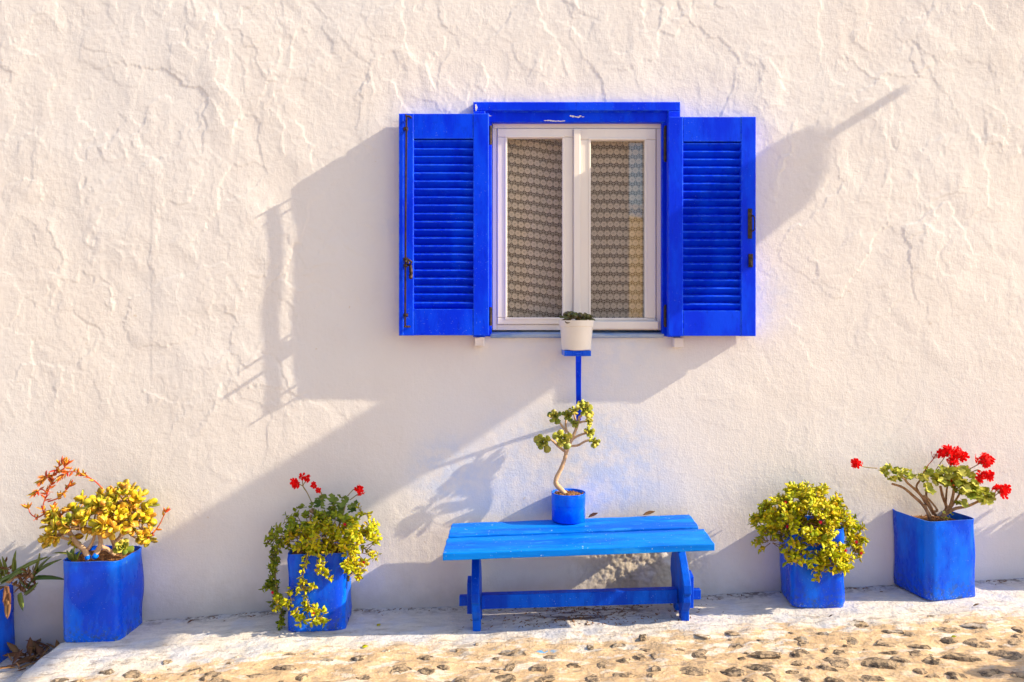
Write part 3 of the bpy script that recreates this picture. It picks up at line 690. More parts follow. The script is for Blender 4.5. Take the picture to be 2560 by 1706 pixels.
class Foliage:
    """collects leaf placements; the nearest to the camera become leaf objects, the rest one 'stuff' part"""
    def __init__(s, parent, limit=290): s.p = parent; s.l = []; s.lim = limit; s.stems = {}
    def leaf(s, shape, mat, mtx, name='leaf'): s.l.append((shape, mat, mtx, name))
    def stem(s, mat, pts, r, n=5):
        s.stems.setdefault(mat, MB()).tube(pts, r, n)
    def done(s):
        camp = Vector((0, -CAMD, ZC))
        s.l.sort(key=lambda q: (q[2].translation-camp).length-3*q[2].median_scale)
        rest = {}
        for i, (sh, mt, mx, nm) in enumerate(s.l):
            if i < s.lim: inst(nm, lm(sh, mt), mx, s.p)
            else:
                mb = rest.setdefault(mt, MB()); src = SHAPES[sh][i % len(SHAPES[sh])]
                mb.add([mx @ Vector(v) for v in src.v], src.f)
        for mt, mb in rest.items(): tag(mb.build('foliage', M[mt], s.p, smooth=True), kind='stuff')
        for mt, mb in s.stems.items(): tag(mb.build('stems', M[mt], s.p, smooth=True), kind='stuff')

def tin(parent, c, w, d, h, rz, seed, lean=(0,0), lev=.03, dent=.006):
    """oil tin cut open at the top: rounded square, dented; soil inside"""
    n = 40; rc = .034; prof = []
    for k in range(n):
        a = 2*math.pi*(k+.5)/n; q = Vector((math.cos(a), math.sin(a)))
        # rounded rectangle by superellipse
        e = 11
        r = 1/((abs(q.x)**e+abs(q.y)**e)**(1/e)); prof.append((q.x*r*w/2, q.y*r*d/2))
    cs, sn = math.cos(rz), math.sin(rz)
    def P(x, y, z, inset=0):
        t = z/h
        k = 1-inset/(w/2)
        nx = mnoise.noise(Vector((x*6+seed*3, y*6, z*7)))*dent*(1.5 if .05 < t < .95 else .3)
        nx += mnoise.noise(Vector((x*16+seed*5, y*16, z*13)))*dent*.35
        l = math.hypot(x, y); x2 = x*k+x/l*nx; y2 = y*k+y/l*nx
        return (c[0]+cs*x2-sn*y2+lean[0]*z, c[1]+sn*x2+cs*y2+lean[1]*z, c[2]+z+(.004*mnoise.noise(Vector((x*9, y*9+seed, 0))) if t > .97 else 0))
    mb = MB(); v = []; zs = [0, .004, .012, .03]+[.03+(h-.036)*i/16 for i in range(1, 17)]+[h-.003, h]
    ins = {0: .004, .004: 0}
    for z in zs: v += [P(x, y, z, ins.get(z, -.0012 if z > h-.004 else 0)) for x, y in prof]
    for z in (h, h-.003, h-lev-.03): v += [P(x, y, z, .0022) for x, y in prof]
    m = len(zs)+3; f = [(i*n+k, i*n+(k+1)%n, (i+1)*n+(k+1)%n, (i+1)*n+k) for i in range(m-1) for k in range(n)]
    f.append(tuple(range(n-1,-1,-1)))
    mb.add(v, f); o = mb.build('tin', M['tin'], parent, autosmooth=50)
    mb = MB(); v = []; rings = 5
    for j in range(rings+1):
        for x, y in prof:
            q = j/rings; p = P(x, y, h-lev, .003)
            cx = c[0]+lean[0]*(h-lev); cy = c[1]+lean[1]*(h-lev)
            v.append((cx+(p[0]-cx)*max(q, .02), cy+(p[1]-cy)*max(q, .02), p[2]+.008*(1-q)+.006*mnoise.noise(Vector((p[0]*40*q, p[1]*40*q+seed, j)))))
    f = [(i*n+k, i*n+(k+1)%n, (i+1)*n+(k+1)%n, (i+1)*n+k) for i in range(rings) for k in range(n)]
    mb.add(v, f); mb.build('soil', M['soil'], parent, smooth=True)
    b_ = MB()
    for _ in range(90):
        a = U(0, 6.28); q = math.sqrt(U(0,1))*.82; p = Vector(P(q*w/2*math.cos(a)*1.0+.0001, q*d/2*math.sin(a), h-lev+.006)); s_ = U(.003,.009)
        dd = rv(); b_.tube([p-dd*s_, p+dd*s_], [s_*.4, s_*.25], 4)
    tag(b_.build('soil_crumbs', M['soil'], parent), kind='stuff')
    return o

def Z(zx, zy, x0, y0, sc, y): return PX(x0+zx*sc, y0+zy*sc, y)

def sprig(fo, p, d, size, npair, mat, stem, shape='ice', slen=.03):
    d = Vector(d).normalized(); a = d.cross(Vector((.2,.3,.9)));  a.normalize(); b_ = d.cross(a)
    pts = [p-d*slen]
    for i in range(npair):
        q = p+d*(size*.42*i)+rv(size*.06); pts.append(q)
        ang = (i % 2)*math.pi/2+U(-.4,.4); s_ = size*(1-.17*i)*U(.8,1.15)
        for k in (0, math.pi):
            o = a*math.cos(ang+k)+b_*math.sin(ang+k)
            dirv = (o*U(.8,1.1)+d*U(.35,.8)+rv(.15)).normalized()
            nrm = (d*1.0-o*.3+Vector((0,-.15,.25))+rv(.25))
            fo.leaf(shape, mat, frame(q+o*.001, dirv, nrm, (s_*U(.95,1.2), s_, s_)))
    fo.stem(stem, pts, [.0022]+[.0016]*(len(pts)-1), 4)

def blob_sprigs(fo, zf, cx, cy, rx, ry, y0, yr, n, size, mat='ice', up=.25, npair=(3,4)):
    n = int(n*1.12); size *= 1.2; rx *= 1.05; ry *= 1.05
    """sprigs over the near and upper side of an ellipsoid given in zoom pixels"""
    for _ in range(n):
        while True:
            v = rv(1)
            if v.y < .45 and v.z > -.85: break
        k = U(.66, 1.12)
        p = zf(cx+v.x*rx*k, cy-v.z*ry*k, 0); y = y0+v.y*yr*k; p = zf(cx+v.x*rx*k, cy-v.z*ry*k, y)
        d = Vector((v.x, v.y*1.0-.1, v.z+up))+rv(.45)
        sprig(fo, p, d, size*U(.75,1.2), random.randint(*npair), mat, 'greenstem')

def strand(fo, pts, size, step=.018, mat='ice', dens=1, spread=.008):
    pts = smooth_path(pts, 8); fo.stem('greenstem', pts, [.0026]*len(pts), 5)
    L = 0
    for i in range(1, len(pts)):
        L += (pts[i]-pts[i-1]).length
        if L > step:
            L = 0; d = (pts[i]-pts[i-1]).normalized()
            for _ in range(dens):
                sprig(fo, pts[i]+rv(spread), d+rv(.9)+Vector((0,-.5,.15)), size*U(.75,1.15), 2, mat, 'greenstem', slen=.01)

def gleaf(fo, p, size, mat='gera', face=None):
    d = Vector((U(-1,1), U(-.9,.1), U(-.35,.5))).normalized(); nrm = Vector((U(-.3,.7), U(-1.0,-.1), U(.5,1.1))) if face is None else face
    fo.leaf('gera', mat, frame(p, d, nrm, (size*U(.9,1.1), size, size)))

def flower_head(parent, c, r, n, stalk, mat='petal', stem_mat='greenstem'):
    """ball of florets on pedicels at the end of a stalk"""
    r *= 1.12 if r > .019 else .95; n = int(n*1.1) if r > .019 else n; c = Vector(c); base = c-(Vector(stalk[-2])-c).normalized()*-r*.55 if stalk else c
    mb = MB(); pts = [Vector(p) for p in stalk[:-1]]+[base]
    mb.tube(smooth_path(pts, 4) if len(pts) > 2 else pts, .0021, 5)
    sub = []
    for i in range(n):
        v = rv(1); v.y -= .35; v.z += .15; v.normalize()
        q = c+v*r*U(.55,1.0); mb.tube([base, (base+q)/2+rv(.002), q], .0011, 4); sub.append((q, v))
    o = mb.build('flower_head', M[stem_mat], parent, smooth=True)
    for q, v in sub:
        inst('floret', lm('floret', mat), frame(q, rv(), v+rv(.3), .031*U(.8,1.2)) @ Matrix.Identity(4), o)
    return o
def small_flower(parent, p, s=.012):
    s *= .8
    mb = MB(); n = 12
    for k in range(n):
        a = 2*math.pi*k/n; d = Vector((math.cos(a), -.35+U(-.2,.2), math.sin(a))).normalized(); t = d.cross(Vector((0,1,0))).normalized()*.16*s
        mb.add([p, p+d*s*.6+t, p+d*s, p+d*s*.6-t], [(0,1,2,3)])
    mb.tube([p+Vector((0,.004,-.004)), p+Vector((0,-.002,.001))], [.002,.0035], 6)
    mb.build('blossom', M['magenta'], parent, smooth=True)

def rosette(parent, c, nrm, r, n=16, mat='aeon'):
    """core of tight leaves is the part, its outer leaves are sub-parts"""
    c = Vector(c); nrm = Vector(nrm).normalized(); a = nrm.cross(Vector((.13,.31,.94))).normalized(); b_ = nrm.cross(a)
    core = MB(); src = SHAPES['spoon'][0]; outer = []
    for i in range(n):
        t = i/(n-1); ang = i*2.39996; o = a*math.cos(ang)+b_*math.sin(ang)
        el = 1.25-1.45*t; d = (o*math.cos(el)+nrm*math.sin(el)+rv(.10)).normalized(); l = r*(.35+.68*t)*U(.9,1.1)
        mx = frame(c+o*r*.06, d, nrm*math.cos(el)-o*math.sin(el), (l*1.15, l, l))
        if t < .45: core.add([mx @ Vector(v) for v in src.v], src.f)
        else: outer.append(mx)
    ro = core.build('rosette', M[mat], parent, smooth=True)
    for mx in outer: inst('leaf', lm('spoon', mat), mx, ro)
    return ro

# ------------------------------------------------------------------ bench
bz = empty('bench', (.27, -.28, G(.27)), 'low bright blue plank bench with keyed trestle legs beneath the window', 'bench')
SB = [(-.279,-.06,.384), (.828,-.06,.425), (.827,-.43,.403), (-.281,-.43,.362)]      # seat top corners
def seatpt(u, v, dz=0):
    a = Vector(SB[0]).lerp(Vector(SB[1]), u); c = Vector(SB[3]).lerp(Vector(SB[2]), u); p = a.lerp(c, v); p.z += dz; return p
def plank(v0, v1, u0, u1, th, seed, lift=0):
    mb = MB(); nu = 56; nv = 5; top = []; vv = []; f = []
    for side in (0, 1):
        for i in range(nu+1):
            for j in range(nv+1):
                u = u0+(u1-u0)*i/nu; v = v0+(v1-v0)*j/nv
                ed = mnoise.noise(Vector((u*14, seed, 0)))*.004+mnoise.noise(Vector((u*45, seed, 3)))*.0016
                if j == 0: v += ed
                if j == nv: v += ed*1.0
                if i in (0, nu): u += .006*mnoise.noise(Vector((v*20, seed, i)))
                dz = .0016*mnoise.noise(Vector((u*9, v*8, seed)))+.0010*mnoise.noise(Vector((u*25, v*30, seed)))
                if j in (0, nv): dz -= .0025
                p = seatpt(u, v, (dz if side == 0 else -th)+lift); vv.append(p)
    K = (nu+1)*(nv+1); I = lambda s, i, j: s*K+i*(nv+1)+j
    for i in range(nu):
        for j in range(nv):
            f.append((I(0,i,j), I(0,i+1,j), I(0,i+1,j+1), I(0,i,j+1))); f.append((I(1,i,j), I(1,i,j+1), I(1,i+1,j+1), I(1,i+1,j)))
        f.append((I(0,i,0), I(1,i,0), I(1,i+1,0), I(0,i+1,0))); f.append((I(0,i,nv), I(0,i+1,nv), I(1,i+1,nv), I(1,i,nv)))
    for j in range(nv):
        f.append((I(0,0,j), I(0,0,j+1), I(1,0,j+1), I(1,0,j))); f.append((I(0,nu,j), I(1,nu,j), I(1,nu,j+1), I(0,nu,j+1)))
    mb.add(vv, f); return mb.build('plank', M['bench'], bz, bevel=.003, autosmooth=40)
plank(.0, .468, .004, .984, .030, 1.3, .005)
plank(.494, 1.0, 0, 1.0, .032, 4.7)
b = MB()
for u in (.12, .5, .86):
    pass
def leg(x, lean, zt, seed):
    zb = G(x)-.004; H = zt-zb
    fr = [(-.245,1.0),(-.252,.86),(-.285,.78),(-.335,.62),(-.358,.50),(-.360,.40),(-.340,.36),(-.345,.28),(-.325,.20),(-.302,.13),(-.298,.0)]
    bk = [(-.250,0),(-.246,.10),(-.235,.16),(-.225,.12),(-.205,.12),(-.195,.16),(-.180,.10),(-.176,.0),(-.128,.0),(-.124,.13),(-.10,.22),(-.108,.36),(-.088,.45),(-.098,.6),(-.15,.78),(-.165,.88),(-.165,1.0)]
    poly = [(y, zb+t*H) for y, t in fr+bk]
    mb = MB(); n = len(poly); t2 = .017; v = []
    for s_ in (-t2, t2): v += [(x+s_+lean*(z-zb), y, z) for y, z in poly]
    mb.add(v, [tuple(range(n)), tuple(range(2*n-1, n-1, -1))]+[(i, i+n, (i+1)%n+n, (i+1)%n) for i in range(n)])
    mb.build('leg', M['benchshade'], bz, bevel=.004)
leg(-.150, -.02, seatpt(.115,.5).z-.031, 1); leg(.738, -.03, seatpt(.918,.5).z-.033, 2)
ym = -.235; p0 = Z(380,860,1080,1220,.3145,ym); p1 = Z(1960,815,1080,1220,.3145,ym)
def skew_box(mb, a, c, hx, hy, hz):
    """beam from a to c with half sizes"""
    v = [Vector(q)+Vector((0, sy*hy, sz*hz)) for q in (a, c) for sy in (-1,1) for sz in (-1,1)]
    mb.add(v, [(0,1,3,2), (4,6,7,5), (0,4,5,1), (2,3,7,6), (0,2,6,4), (1,5,7,3)])
xl, xr = -.150, .738
def bz_at(x): return p0.z+(p1.z-p0.z)*(x-p0.x)/(p1.x-p0.x)-.02
b = MB(); skew_box(b, (xl+.018, ym, bz_at(xl)), (xr-.024, ym, bz_at(xr)), 0, .022, .030); b.build('stretcher', M['benchshade'], bz, bevel=.003)
for sx, xx in ((-1, xl), (1, xr)):
    b = MB(); zz = bz_at(xx)+.004; skew_box(b, (xx+sx*.014, ym, zz), (xx+sx*.078, ym, zz+sx*.002), 0, .016, .021); b.build('tenon', M['benchshade'], bz, bevel=.003)
    b = MB(); x0 = xx+sx*.030; b.prism([(ym-.030, zz-.052), (ym+.030, zz-.052), (ym+.036, zz+.085), (ym+.02, zz+.098), (ym-.034, zz+.085)], x0-.013, x0+.013)
    b.build('wedge', M['benchshade'], bz, bevel=.003)

# ------------------------------------------------------------------ can with the little branching succulent on the bench
cu = seatpt(.515, .03); CY = -.086; cc = Vector((PX(1421,1300,CY).x, CY, seatpt(.5,.05).z+.005))
ca = empty('potted_succulent', cc, 'bright blue ribbed can on the bench holding a bare stemmed branching succulent', 'potted plant')
h = .127; r = .0755
prof = [(r-.004,0),(r,.003),(r,.07)]
for k in range(7): z0 = .074+k*.0064; prof += [(r,z0),(r+.0016,z0+.0032)]
prof += [(r,.119),(r+.002,.123),(r+.002,h),(r-.001,h),(r-.001,h-.02)]
b = MB(); b.lathe(cc, prof, 40); b.f.append(tuple(range(39,-1,-1))); b.build('can', M['can'], ca, smooth=True)
b = MB(); b.lathe(cc, [(.0,h-.006),(.03,h-.007),(.06,h-.011),(r-.002,h-.013)], 24); b.build('soil', M['soil'], ca, smooth=True)
b = MB()
for _ in range(70):
    a = U(0,6.28); q = math.sqrt(U(0,1))*.066; p = cc+Vector((q*math.cos(a), q*math.sin(a), h-.006)); dd = rv(); s_ = U(.003,.008); b.tube([p-dd*s_, p+dd*s_], [s_*.4, s_*.3], 4)
tag(b.build('soil_crumbs', M['soil'], ca), kind='stuff')
z3 = lambda x, y, dy=0: Z(x, y, 1260, 740, .37, CY+dy*.7+.016*min(1, max(0, (1352-y)/200)))
def limb(pts, r0, r1, parent, name, mat, k=5):
    pts = smooth_path(pts, k); n = len(pts); mb = MB()
    mb.tube(pts, [(r0+(r1-r0)*i/(n-1))*(1+.12*mnoise.noise(Vector((i*1.7, r0*900, pts[0].x*50)))) for i in range(n)], 9); return mb.build(name, mat, parent, smooth=True)
limb([z3(425,1352), z3(385,1308), z3(352,1270), z3(355,1230), z3(385,1170), z3(408,1110), z3(420,1060)], .0125, .0085, ca, 'trunk', M['palebark'])
BR = [([ (418,1070,0),(440,1010,-.005),(475,930,-.01),(497,870,-.01),(512,812,-.01)], .0085,.006), ([(415,1055,0),(370,1020,-.02),(335,985,-.035),(315,970,-.04)], .006,.005),
      ([(420,1060,0),(408,1020,-.03),(398,975,-.05)], .005,.005), ([(420,925,0),(400,890,.01),(370,848,.01)], .005,.0045), ([(470,950,-.01),(435,925,0),(418,890,.01),(418,835,.015)], .005,.0045),
      ([(440,1010,0),(470,965,-.01),(515,940,-.02),(565,925,-.02)], .0055,.005), ([(445,1015,0),(500,1010,-.02),(545,985,-.035),(588,970,-.04)], .0055,.005), ([(497,870,-.01),(480,830,.01),(472,795,.01)], .005,.004),
      ([(500,860,-.01),(535,850,-.02),(568,850,-.03)], .005,.004), ([(505,830,-.01),(530,800,-.02),(548,780,-.03)], .006,.005)]
for pts, r0, r1 in BR: limb([z3(*p) for p in pts], r0, r1, ca, 'branch', M['palebark'], 4)
for (x, y, rr, nx, nz, dy) in ((345,815,46,-.35,.55,0),(432,808,36,-.1,.5,.01),(474,778,30,.05,.9,.005),(543,768,50,.25,.35,-.04),(568,805,36,.55,.3,-.03),(572,850,30,.6,0,-.03),(478,862,26,-.1,.0,-.02),(268,985,55,-.4,.05,-.045),(398,962,58,-.05,.1,-.06),(575,922,36,.35,.2,-.03),(608,985,38,.4,-.25,-.045),(540,738,34,.1,.8,-.03)):
    rosette(ca, z3(x, y, dy), (nx, -.9, nz), rr*.37*.00178*1.24, 15)

# ------------------------------------------------------------------ shelf bracket and the white pot on it
PY = -.135
sh = empty('shelf_bracket', PX(1446,1043,0), 'small blue wall bracket with a shelf propped by one slim strut', 'bracket')
b = MB(); a0 = PX(1411,891,PY-.06); a1 = PX(1478,877.5,PY-.06); b.box(a0.x, a1.x, PY-.06, -.004, a0.z, a1.z, .003); b.build('shelf', M['tin'], sh)
b = MB(); t0 = PX(1446.5,884,-.19); v = []
path = [(1446.5,883,PY-.0615,.0125),(1446.5,905,-.185,.0125),(1446.5,960,-.12,.0118),(1447,1010,-.055,.0115),(1447,1050,-.012,.011)]
for xs_, ys_, yy, hw in path:
    p = PX(xs_, ys_, yy)
    v += [(p.x-hw, p.y, p.z), (p.x+hw, p.y, p.z), (p.x+hw, p.y+.012, p.z-.006), (p.x-hw, p.y+.012, p.z-.006)]
n = len(path); f = [(i*4+k, i*4+(k+1)%4, (i+1)*4+(k+1)%4, (i+1)*4+k) for i in range(n-1) for k in range(4)]+[(0,1,2,3), tuple((n-1)*4+k for k in range(4))]
b.add(v, f); b.build('strut', M['shutter'], sh, bevel=.002)
pc = Vector((PX(1441,876.5,PY).x, PY, a1.z+.001))
pt = empty('potted_succulent', pc, 'white plastic flowerpot on the bracket with dark squat rosettes below the panes', 'potted plant')
hh = (PX(0,802,PY)-PX(0,876.5,PY)).z; rt = 43.5*(CAMD+PY)/F; rb_ = 36*(CAMD+PY)/F
b = MB(); b.lathe(pc, [(rb_-.004,0),(rb_,.003),(rb_+(rt-rb_)*.8-.002,hh-.028),(rt-.0015,hh-.026),(rt,hh-.004),(rt,hh),(rt-.003,hh),(rt-.005,hh-.03)], 40); b.f.append(tuple(range(39,-1,-1))); b.build('flowerpot', M['plastic'], pt, autosmooth=40)
b = MB(); b.lathe(pc, [(0,hh-.012),(rt*.6,hh-.014),(rt-.005,hh-.018)], 24); b.build('soil', M['soil'], pt, smooth=True)
for k in range(9):
    a = k*2.4; q = .012+.018*math.sqrt(k); p = pc+Vector((q*math.cos(a)*.95, q*math.sin(a)*.75-.006, hh+.003+U(0,.014)))
    rosette(pt, p, (math.cos(a)*.6, -.45+math.sin(a)*.3, .9), .032*U(.85,1.15), 12, 'darksuc')

# ------------------------------------------------------------------ tin 1: jade plant with red sprays
z5 = lambda x, y, dy: Z(x, y, 0, 1100, .3865, dy)
c1 = Vector((-1.825, -.125, G(-1.825)))
t1 = empty('potted_jade_plant', c1, 'blue tin at the left with a fat leaved jade plant and arching red sprays', 'potted plant', 'plants in blue tins along the wall')
tin(t1, c1, .252, .235, .352, R(-1), 1, (-.012,.0), .02, .010)
fo = Foliage(t1, 290)
TY = -.14
for pts, r0, r1 in (([(575,775,-.20),(545,715,-.20),(490,660,-.19),(445,590,-.18)],.013,.009), ([(600,770,-.20),(645,690,-.19),(650,640,-.18),(635,560,-.17)],.012,.008), ([(560,720,-.19),(600,660,-.18),(615,590,-.17)],.007,.006),
                    ([(745,745,-.17),(690,705,-.18),(650,690,-.19)],.010,.008), ([(760,740,-.14),(740,660,-.13),(700,600,-.13)],.017,.010), ([(740,680,-.13),(800,600,-.12),(850,520,-.12)],.011,.007), ([(480,650,-.19),(430,640,-.2),(370,620,-.2)],.008,.005), ([(650,640,-.18),(720,560,-.17),(800,480,-.16)],.009,.006)):
    limb([z5(*p) for p in pts], r0, r1, t1, 'branch', M['palebark'])
# blue paint splashed on two of the branches
b = MB(); b.tube([z5(572,772,-.2045), z5(564,750,-.2045)], .0125, 8); b.tube([z5(606,765,-.2045), z5(626,740,-.2035)], .0120, 8); b.build('paint_splash', M['can'], t1, smooth=True)
def jade(cx, cy, rx, ry, y0, yr, n, s=.040):
    n = int(n*1.05)
    for _ in range(n):
        while True:
            v = rv(1)
            if v.y < .4 and v.z > -.8: break
        k = U(.72,1.03); y = y0+v.y*yr*k; p = z5(cx+v.x*rx*k, cy-v.z*ry*k, y); ax = (Vector((v.x, v.y-.2, v.z+.35))+rv(.35)).normalized()
        a = ax.cross(rv()).normalized(); c_ = ax.cross(a); nn = random.randint(4,6)
        for i in range(nn):
            an = i*2.2+U(-.3,.3); o = a*math.cos(an)+c_*math.sin(an); e = U(.2,.9)
            d = o*math.cos(e)+ax*math.sin(e); l = s*U(.7,1.15)
            fo.leaf('jade', 'jade', frame(p+ax*.004*i, d, ax*math.cos(e)-o*math.sin(e)+rv(.15), (l*1.05, l, l)))
        fo.stem('palebark', [p-ax*.05, p], [.0045,.003], 5)
for a in ((800,400,140,70,-.10,.09,20), (660,460,180,95,-.12,.11,28), (540,530,200,80,-.16,.09,24), (400,590,100,75,-.17,.07,15), (880,500,90,90,-.09,.08,16), (900,590,80,50,-.10,.07,9), (700,540,140,70,-.19,.07,15), (480,560,60,60,-.2,.06,6)): jade(*a)
def spray(pts, nl, s=.026, y=-.15):
    P_ = smooth_path([z5(x, yy, y) for x, yy in pts], 6); n = len(P_)
    fo.stem('redstem', P_, [.0036-.0018*i/n for i in range(n)], 6)
    for k in range(nl):
        i = int(U(.15,1)**.8*(n-1)); d = (P_[min(i+1,n-1)]-P_[max(i-1,0)]).normalized(); o = (d*U(.2,.9)+rv(.8)).normalized()
        fo.leaf('lance', 'redleaf', frame(P_[i], o, rv()+Vector((0,-1,.5)), (s*1.5,s*U(.7,1.3),s)))
    for k in range(7):
        d = (P_[-1]-P_[-3]).normalized(); fo.leaf('lance', 'redleaf', frame(P_[-1], d+rv(.7), Vector((0,-1,.5)), (s*1.5,s*U(.9,1.5),s)))
spray([(380,525),(330,500),(285,480),(280,420),(305,350),(335,280),(345,220),(400,155)], 46)
spray([(285,480),(240,502),(200,480),(185,445)], 6)
spray([(310,350),(270,320),(235,340)], 12); spray([(335,270),(300,235),(275,260)], 12); spray([(345,220),(400,200),(430,160)], 14)
spray([(665,318),(610,265),(530,222),(460,205),(400,235)], 30); spray([(310,400),(380,375),(425,330),(450,300)], 16)
spray([(360,515),(400,485),(430,455)], 10); spray([(330,500),(345,470),(345,445)], 5); spray([(930,655),(985,610),(1030,550),(1055,500),(1070,470)], 7, .024)
for (x, y) in ((470,780),(490,780),(455,775)):
    for k in range(3): fo.leaf('strap', 'strap', frame(z5(x, y, -.22), Vector((U(-.5,.5), -.35, 1)), Vector((0,-1,.3)), (.09,.055*U(.8,1.2),.05)))
fo.leaf('strap', 'strap', frame(z5(450,740,-.2), Vector((-1,-.1,.25)), Vector((0,-.6,1)), (.07,.075,.05)))
fo.done()
rosette(t1, z5(795,695,-.20), (.15,-.85,.5), .042, 18)

# ------------------------------------------------------------------ tin 0: strap leaved plant cut by the frame
z5b = z5
c0 = Vector((-2.40, -.115, G(-2.40)))
t0_ = empty('potted_strap_plant', c0, 'leaning blue tin at the far left edge with dark drooping strap leaves and dead strands', 'potted plant', 'plants in blue tins along the wall')
tin(t0_, c0, .235, .22, .32, R(4), 9, (-.06,.02), .02, .006)
fo = Foliage(t0_, 200)
for (bx, by, tx, ty, dy) in ((70,900,225,745,-.16),(210,890,300,745,-.14),(215,885,330,765,-.15),(220,890,275,765,-.13),(225,900,380,875,-.17),(225,895,310,870,-.16),(160,1000,270,940,-.18),(170,1005,250,960,-.17),(130,990,160,1085,-.18),(125,1000,130,1105,-.17),(30,880,5,700,-.13),(50,870,35,745,-.14),(90,850,85,740,-.15),(100,855,125,745,-.14),(60,900,130,800,-.18),(10,930,150,870,-.2),(0,920,110,840,-.2),(180,960,210,880,-.17),(170,960,140,900,-.18),(0,900,-60,760,-.15),(-20,920,-120,800,-.16),(-40,900,-90,720,-.13)):
    p = z5(bx, by, dy); q = z5(tx, ty, dy-.02); d = q-p; l = d.length*1.05
    fo.leaf('strap', 'strap', frame(p, d, Vector((U(-.3,.3),-.7,.8)), (max(l*1.05, .09), l, l*.9)))
for pts in (([(60,900),(150,880),(215,890)]), ([(80,930),(150,960),(165,1000)]), ([(20,900),(60,920),(100,880)]), ([(150,880),(180,850),(210,885)])): fo.stem('bark', smooth_path([z5(x,y,-.16) for x,y in pts]), .006, 6)
for _ in range(46):
    p = z5(U(110,225), U(830,960), U(-.20,-.13)); fo.leaf('dryleaf', 'dry', frame(p, rv()+Vector((0,0,-.6)), rv(), .03*U(.7,1.3)), 'dead_leaf')
for _ in range(14):
    p = z5(U(30,65), U(940,1090), -.215); fo.leaf('strap', 'dry', frame(p, Vector((U(-.15,.15),-.05,-1)), Vector((.3,-1,0)), (.07,.055,.04)), 'dead_leaf')
for _ in range(8):
    p = z5(U(-10,60), U(800,870), -.15); fo.leaf('dryleaf', 'dry', frame(p, rv(), rv(), .03), 'dead_leaf')
fo.done()

# ------------------------------------------------------------------ tin 2: geranium with trailing ice plant
z6 = lambda x, y, dy: Z(x, y, 620, 1150, .3188, dy)
c2 = Vector((-.848, -.155, G(-.848)))
t2_ = empty('potted_geranium', c2, 'blue tin left of the bench with dark geranium over a trailing yellow green mat', 'potted plant', 'plants in blue tins along the wall')
tin(t2_, c2, .246, .226, .335, R(4), 2, (0,0), .02, .007)
fo = Foliage(t2_, 295)
for a in ((330,600,130,80,-.17,.10,20,.024,'iceshade'), (480,620,150,80,-.23,.08,22,.026), (620,620,150,100,-.24,.09,24,.028), (780,600,170,110,-.20,.12,34,.026), (850,700,130,130,-.18,.10,30,.024), (760,780,90,80,-.22,.07,14,.023), (700,470,140,60,-.17,.09,16,.026,'iceshade'), (900,560,70,70,-.13,.08,10,.024), (820,870,60,75,-.17,.05,10,.022), (450,500,110,60,-.14,.08,10,.026,'iceshade')):
    blob_sprigs(fo, z6, *a)
strand(fo, [z6(260,600,-.20), z6(225,720,-.22), z6(215,900,-.22), z6(235,1050,-.22), z6(262,1200,-.22), z6(265,1370,-.24)], .022, .012, 'iceshade', dens=2, spread=.012)
strand(fo, [z6(230,640,-.17), z6(195,760,-.18), z6(190,880,-.18), z6(200,1000,-.18), z6(225,1130,-.19)], .023, .011, 'iceshade', dens=2, spread=.014)
strand(fo, [z6(190,900,-.18), z6(160,970,-.19), z6(130,1010,-.19)], .022, .012, 'iceshade', dens=2); strand(fo, [z6(240,560,-.15), z6(180,620,-.16), z6(140,670,-.17)], .023, .014, 'iceshade', dens=1); strand(fo, [z6(205,620,-.16), z6(185,590,-.16)], .024, .012)
strand(fo, [z6(470,720,-.29), z6(440,850,-.292), z6(432,960,-.292), z6(455,1080,-.292), z6(480,1160,-.294)], .025, .016, dens=1)
strand(fo, [z6(440,940,-.292), z6(400,990,-.294), z6(380,1040,-.294)], .024, .014); strand(fo, [z6(450,1010,-.292), z6(490,1000,-.294), z6(510,975,-.294)], .024, .014)
for a in ((500,1215,110,45,-.30,.02,9,.026), (400,1220,35,35,-.30,.015,3,.026), (585,1240,30,45,-.30,.015,3,.024), (340,1100,40,35,-.295,.015,3,.025), (265,1120,25,35,-.27,.015,3,.022)): blob_sprigs(fo, z6, *a, npair=(2,3))
strand(fo, [z6(560,740,-.29), z6(580,830,-.295), z6(620,925,-.295)], .026, .012, dens=1); strand(fo, [z6(540,780,-.29), z6(545,870,-.295)], .026, .014)
strand(fo, [z6(790,800,-.2), z6(845,860,-.22), z6(868,940,-.235)], .026, .012, dens=2)
strand(fo, [z6(860,470,-.13), z6(900,430,-.13), z6(955,420,-.13)], .026, .011, dens=1); strand(fo, [z6(880,440,-.13), z6(885,380,-.13)], .025, .014); strand(fo, [z6(950,700,-.16), z6(1000,720,-.16)], .023, .012)
for (x, y, s_) in ((400,375,.035),(440,360,.034),(430,420,.034),(490,345,.03),(560,290,.036),(530,340,.04),(600,300,.038),(640,285,.036),(650,330,.042),(590,360,.042),(700,320,.04),(700,370,.044),(750,300,.036),(770,340,.044),(810,350,.044),(800,390,.042),(740,420,.046),(660,410,.044),(610,430,.04),(560,430,.038),(500,400,.036),(830,330,.034),(690,450,.044),(560,490,.046),(610,500,.04),(480,440,.036),(760,290,.03),(630,390,.04),(720,290,.034),(540,400,.038)):
    gleaf(fo, z6(x, y+10, -.13+U(-.05,.04)), s_, 'gerashade')
fo.stem('bark', smooth_path([z6(480,395,-.16), z6(550,440,-.15), z6(640,480,-.13), z6(660,640,-.13)]), .006, 7)
fo.stem('bark', smooth_path([z6(490,430,-.2), z6(490,500,-.2), z6(495,580,-.2)]), .004, 7)
for pts in (([(640,640),(650,500),(650,380)]), ([(680,640),(720,500),(760,360)]), ([(620,640),(560,480),(500,380)])): fo.stem('greenstem', smooth_path([z6(x,y,-.12) for x,y in pts]), .005, 6)
fo.done()
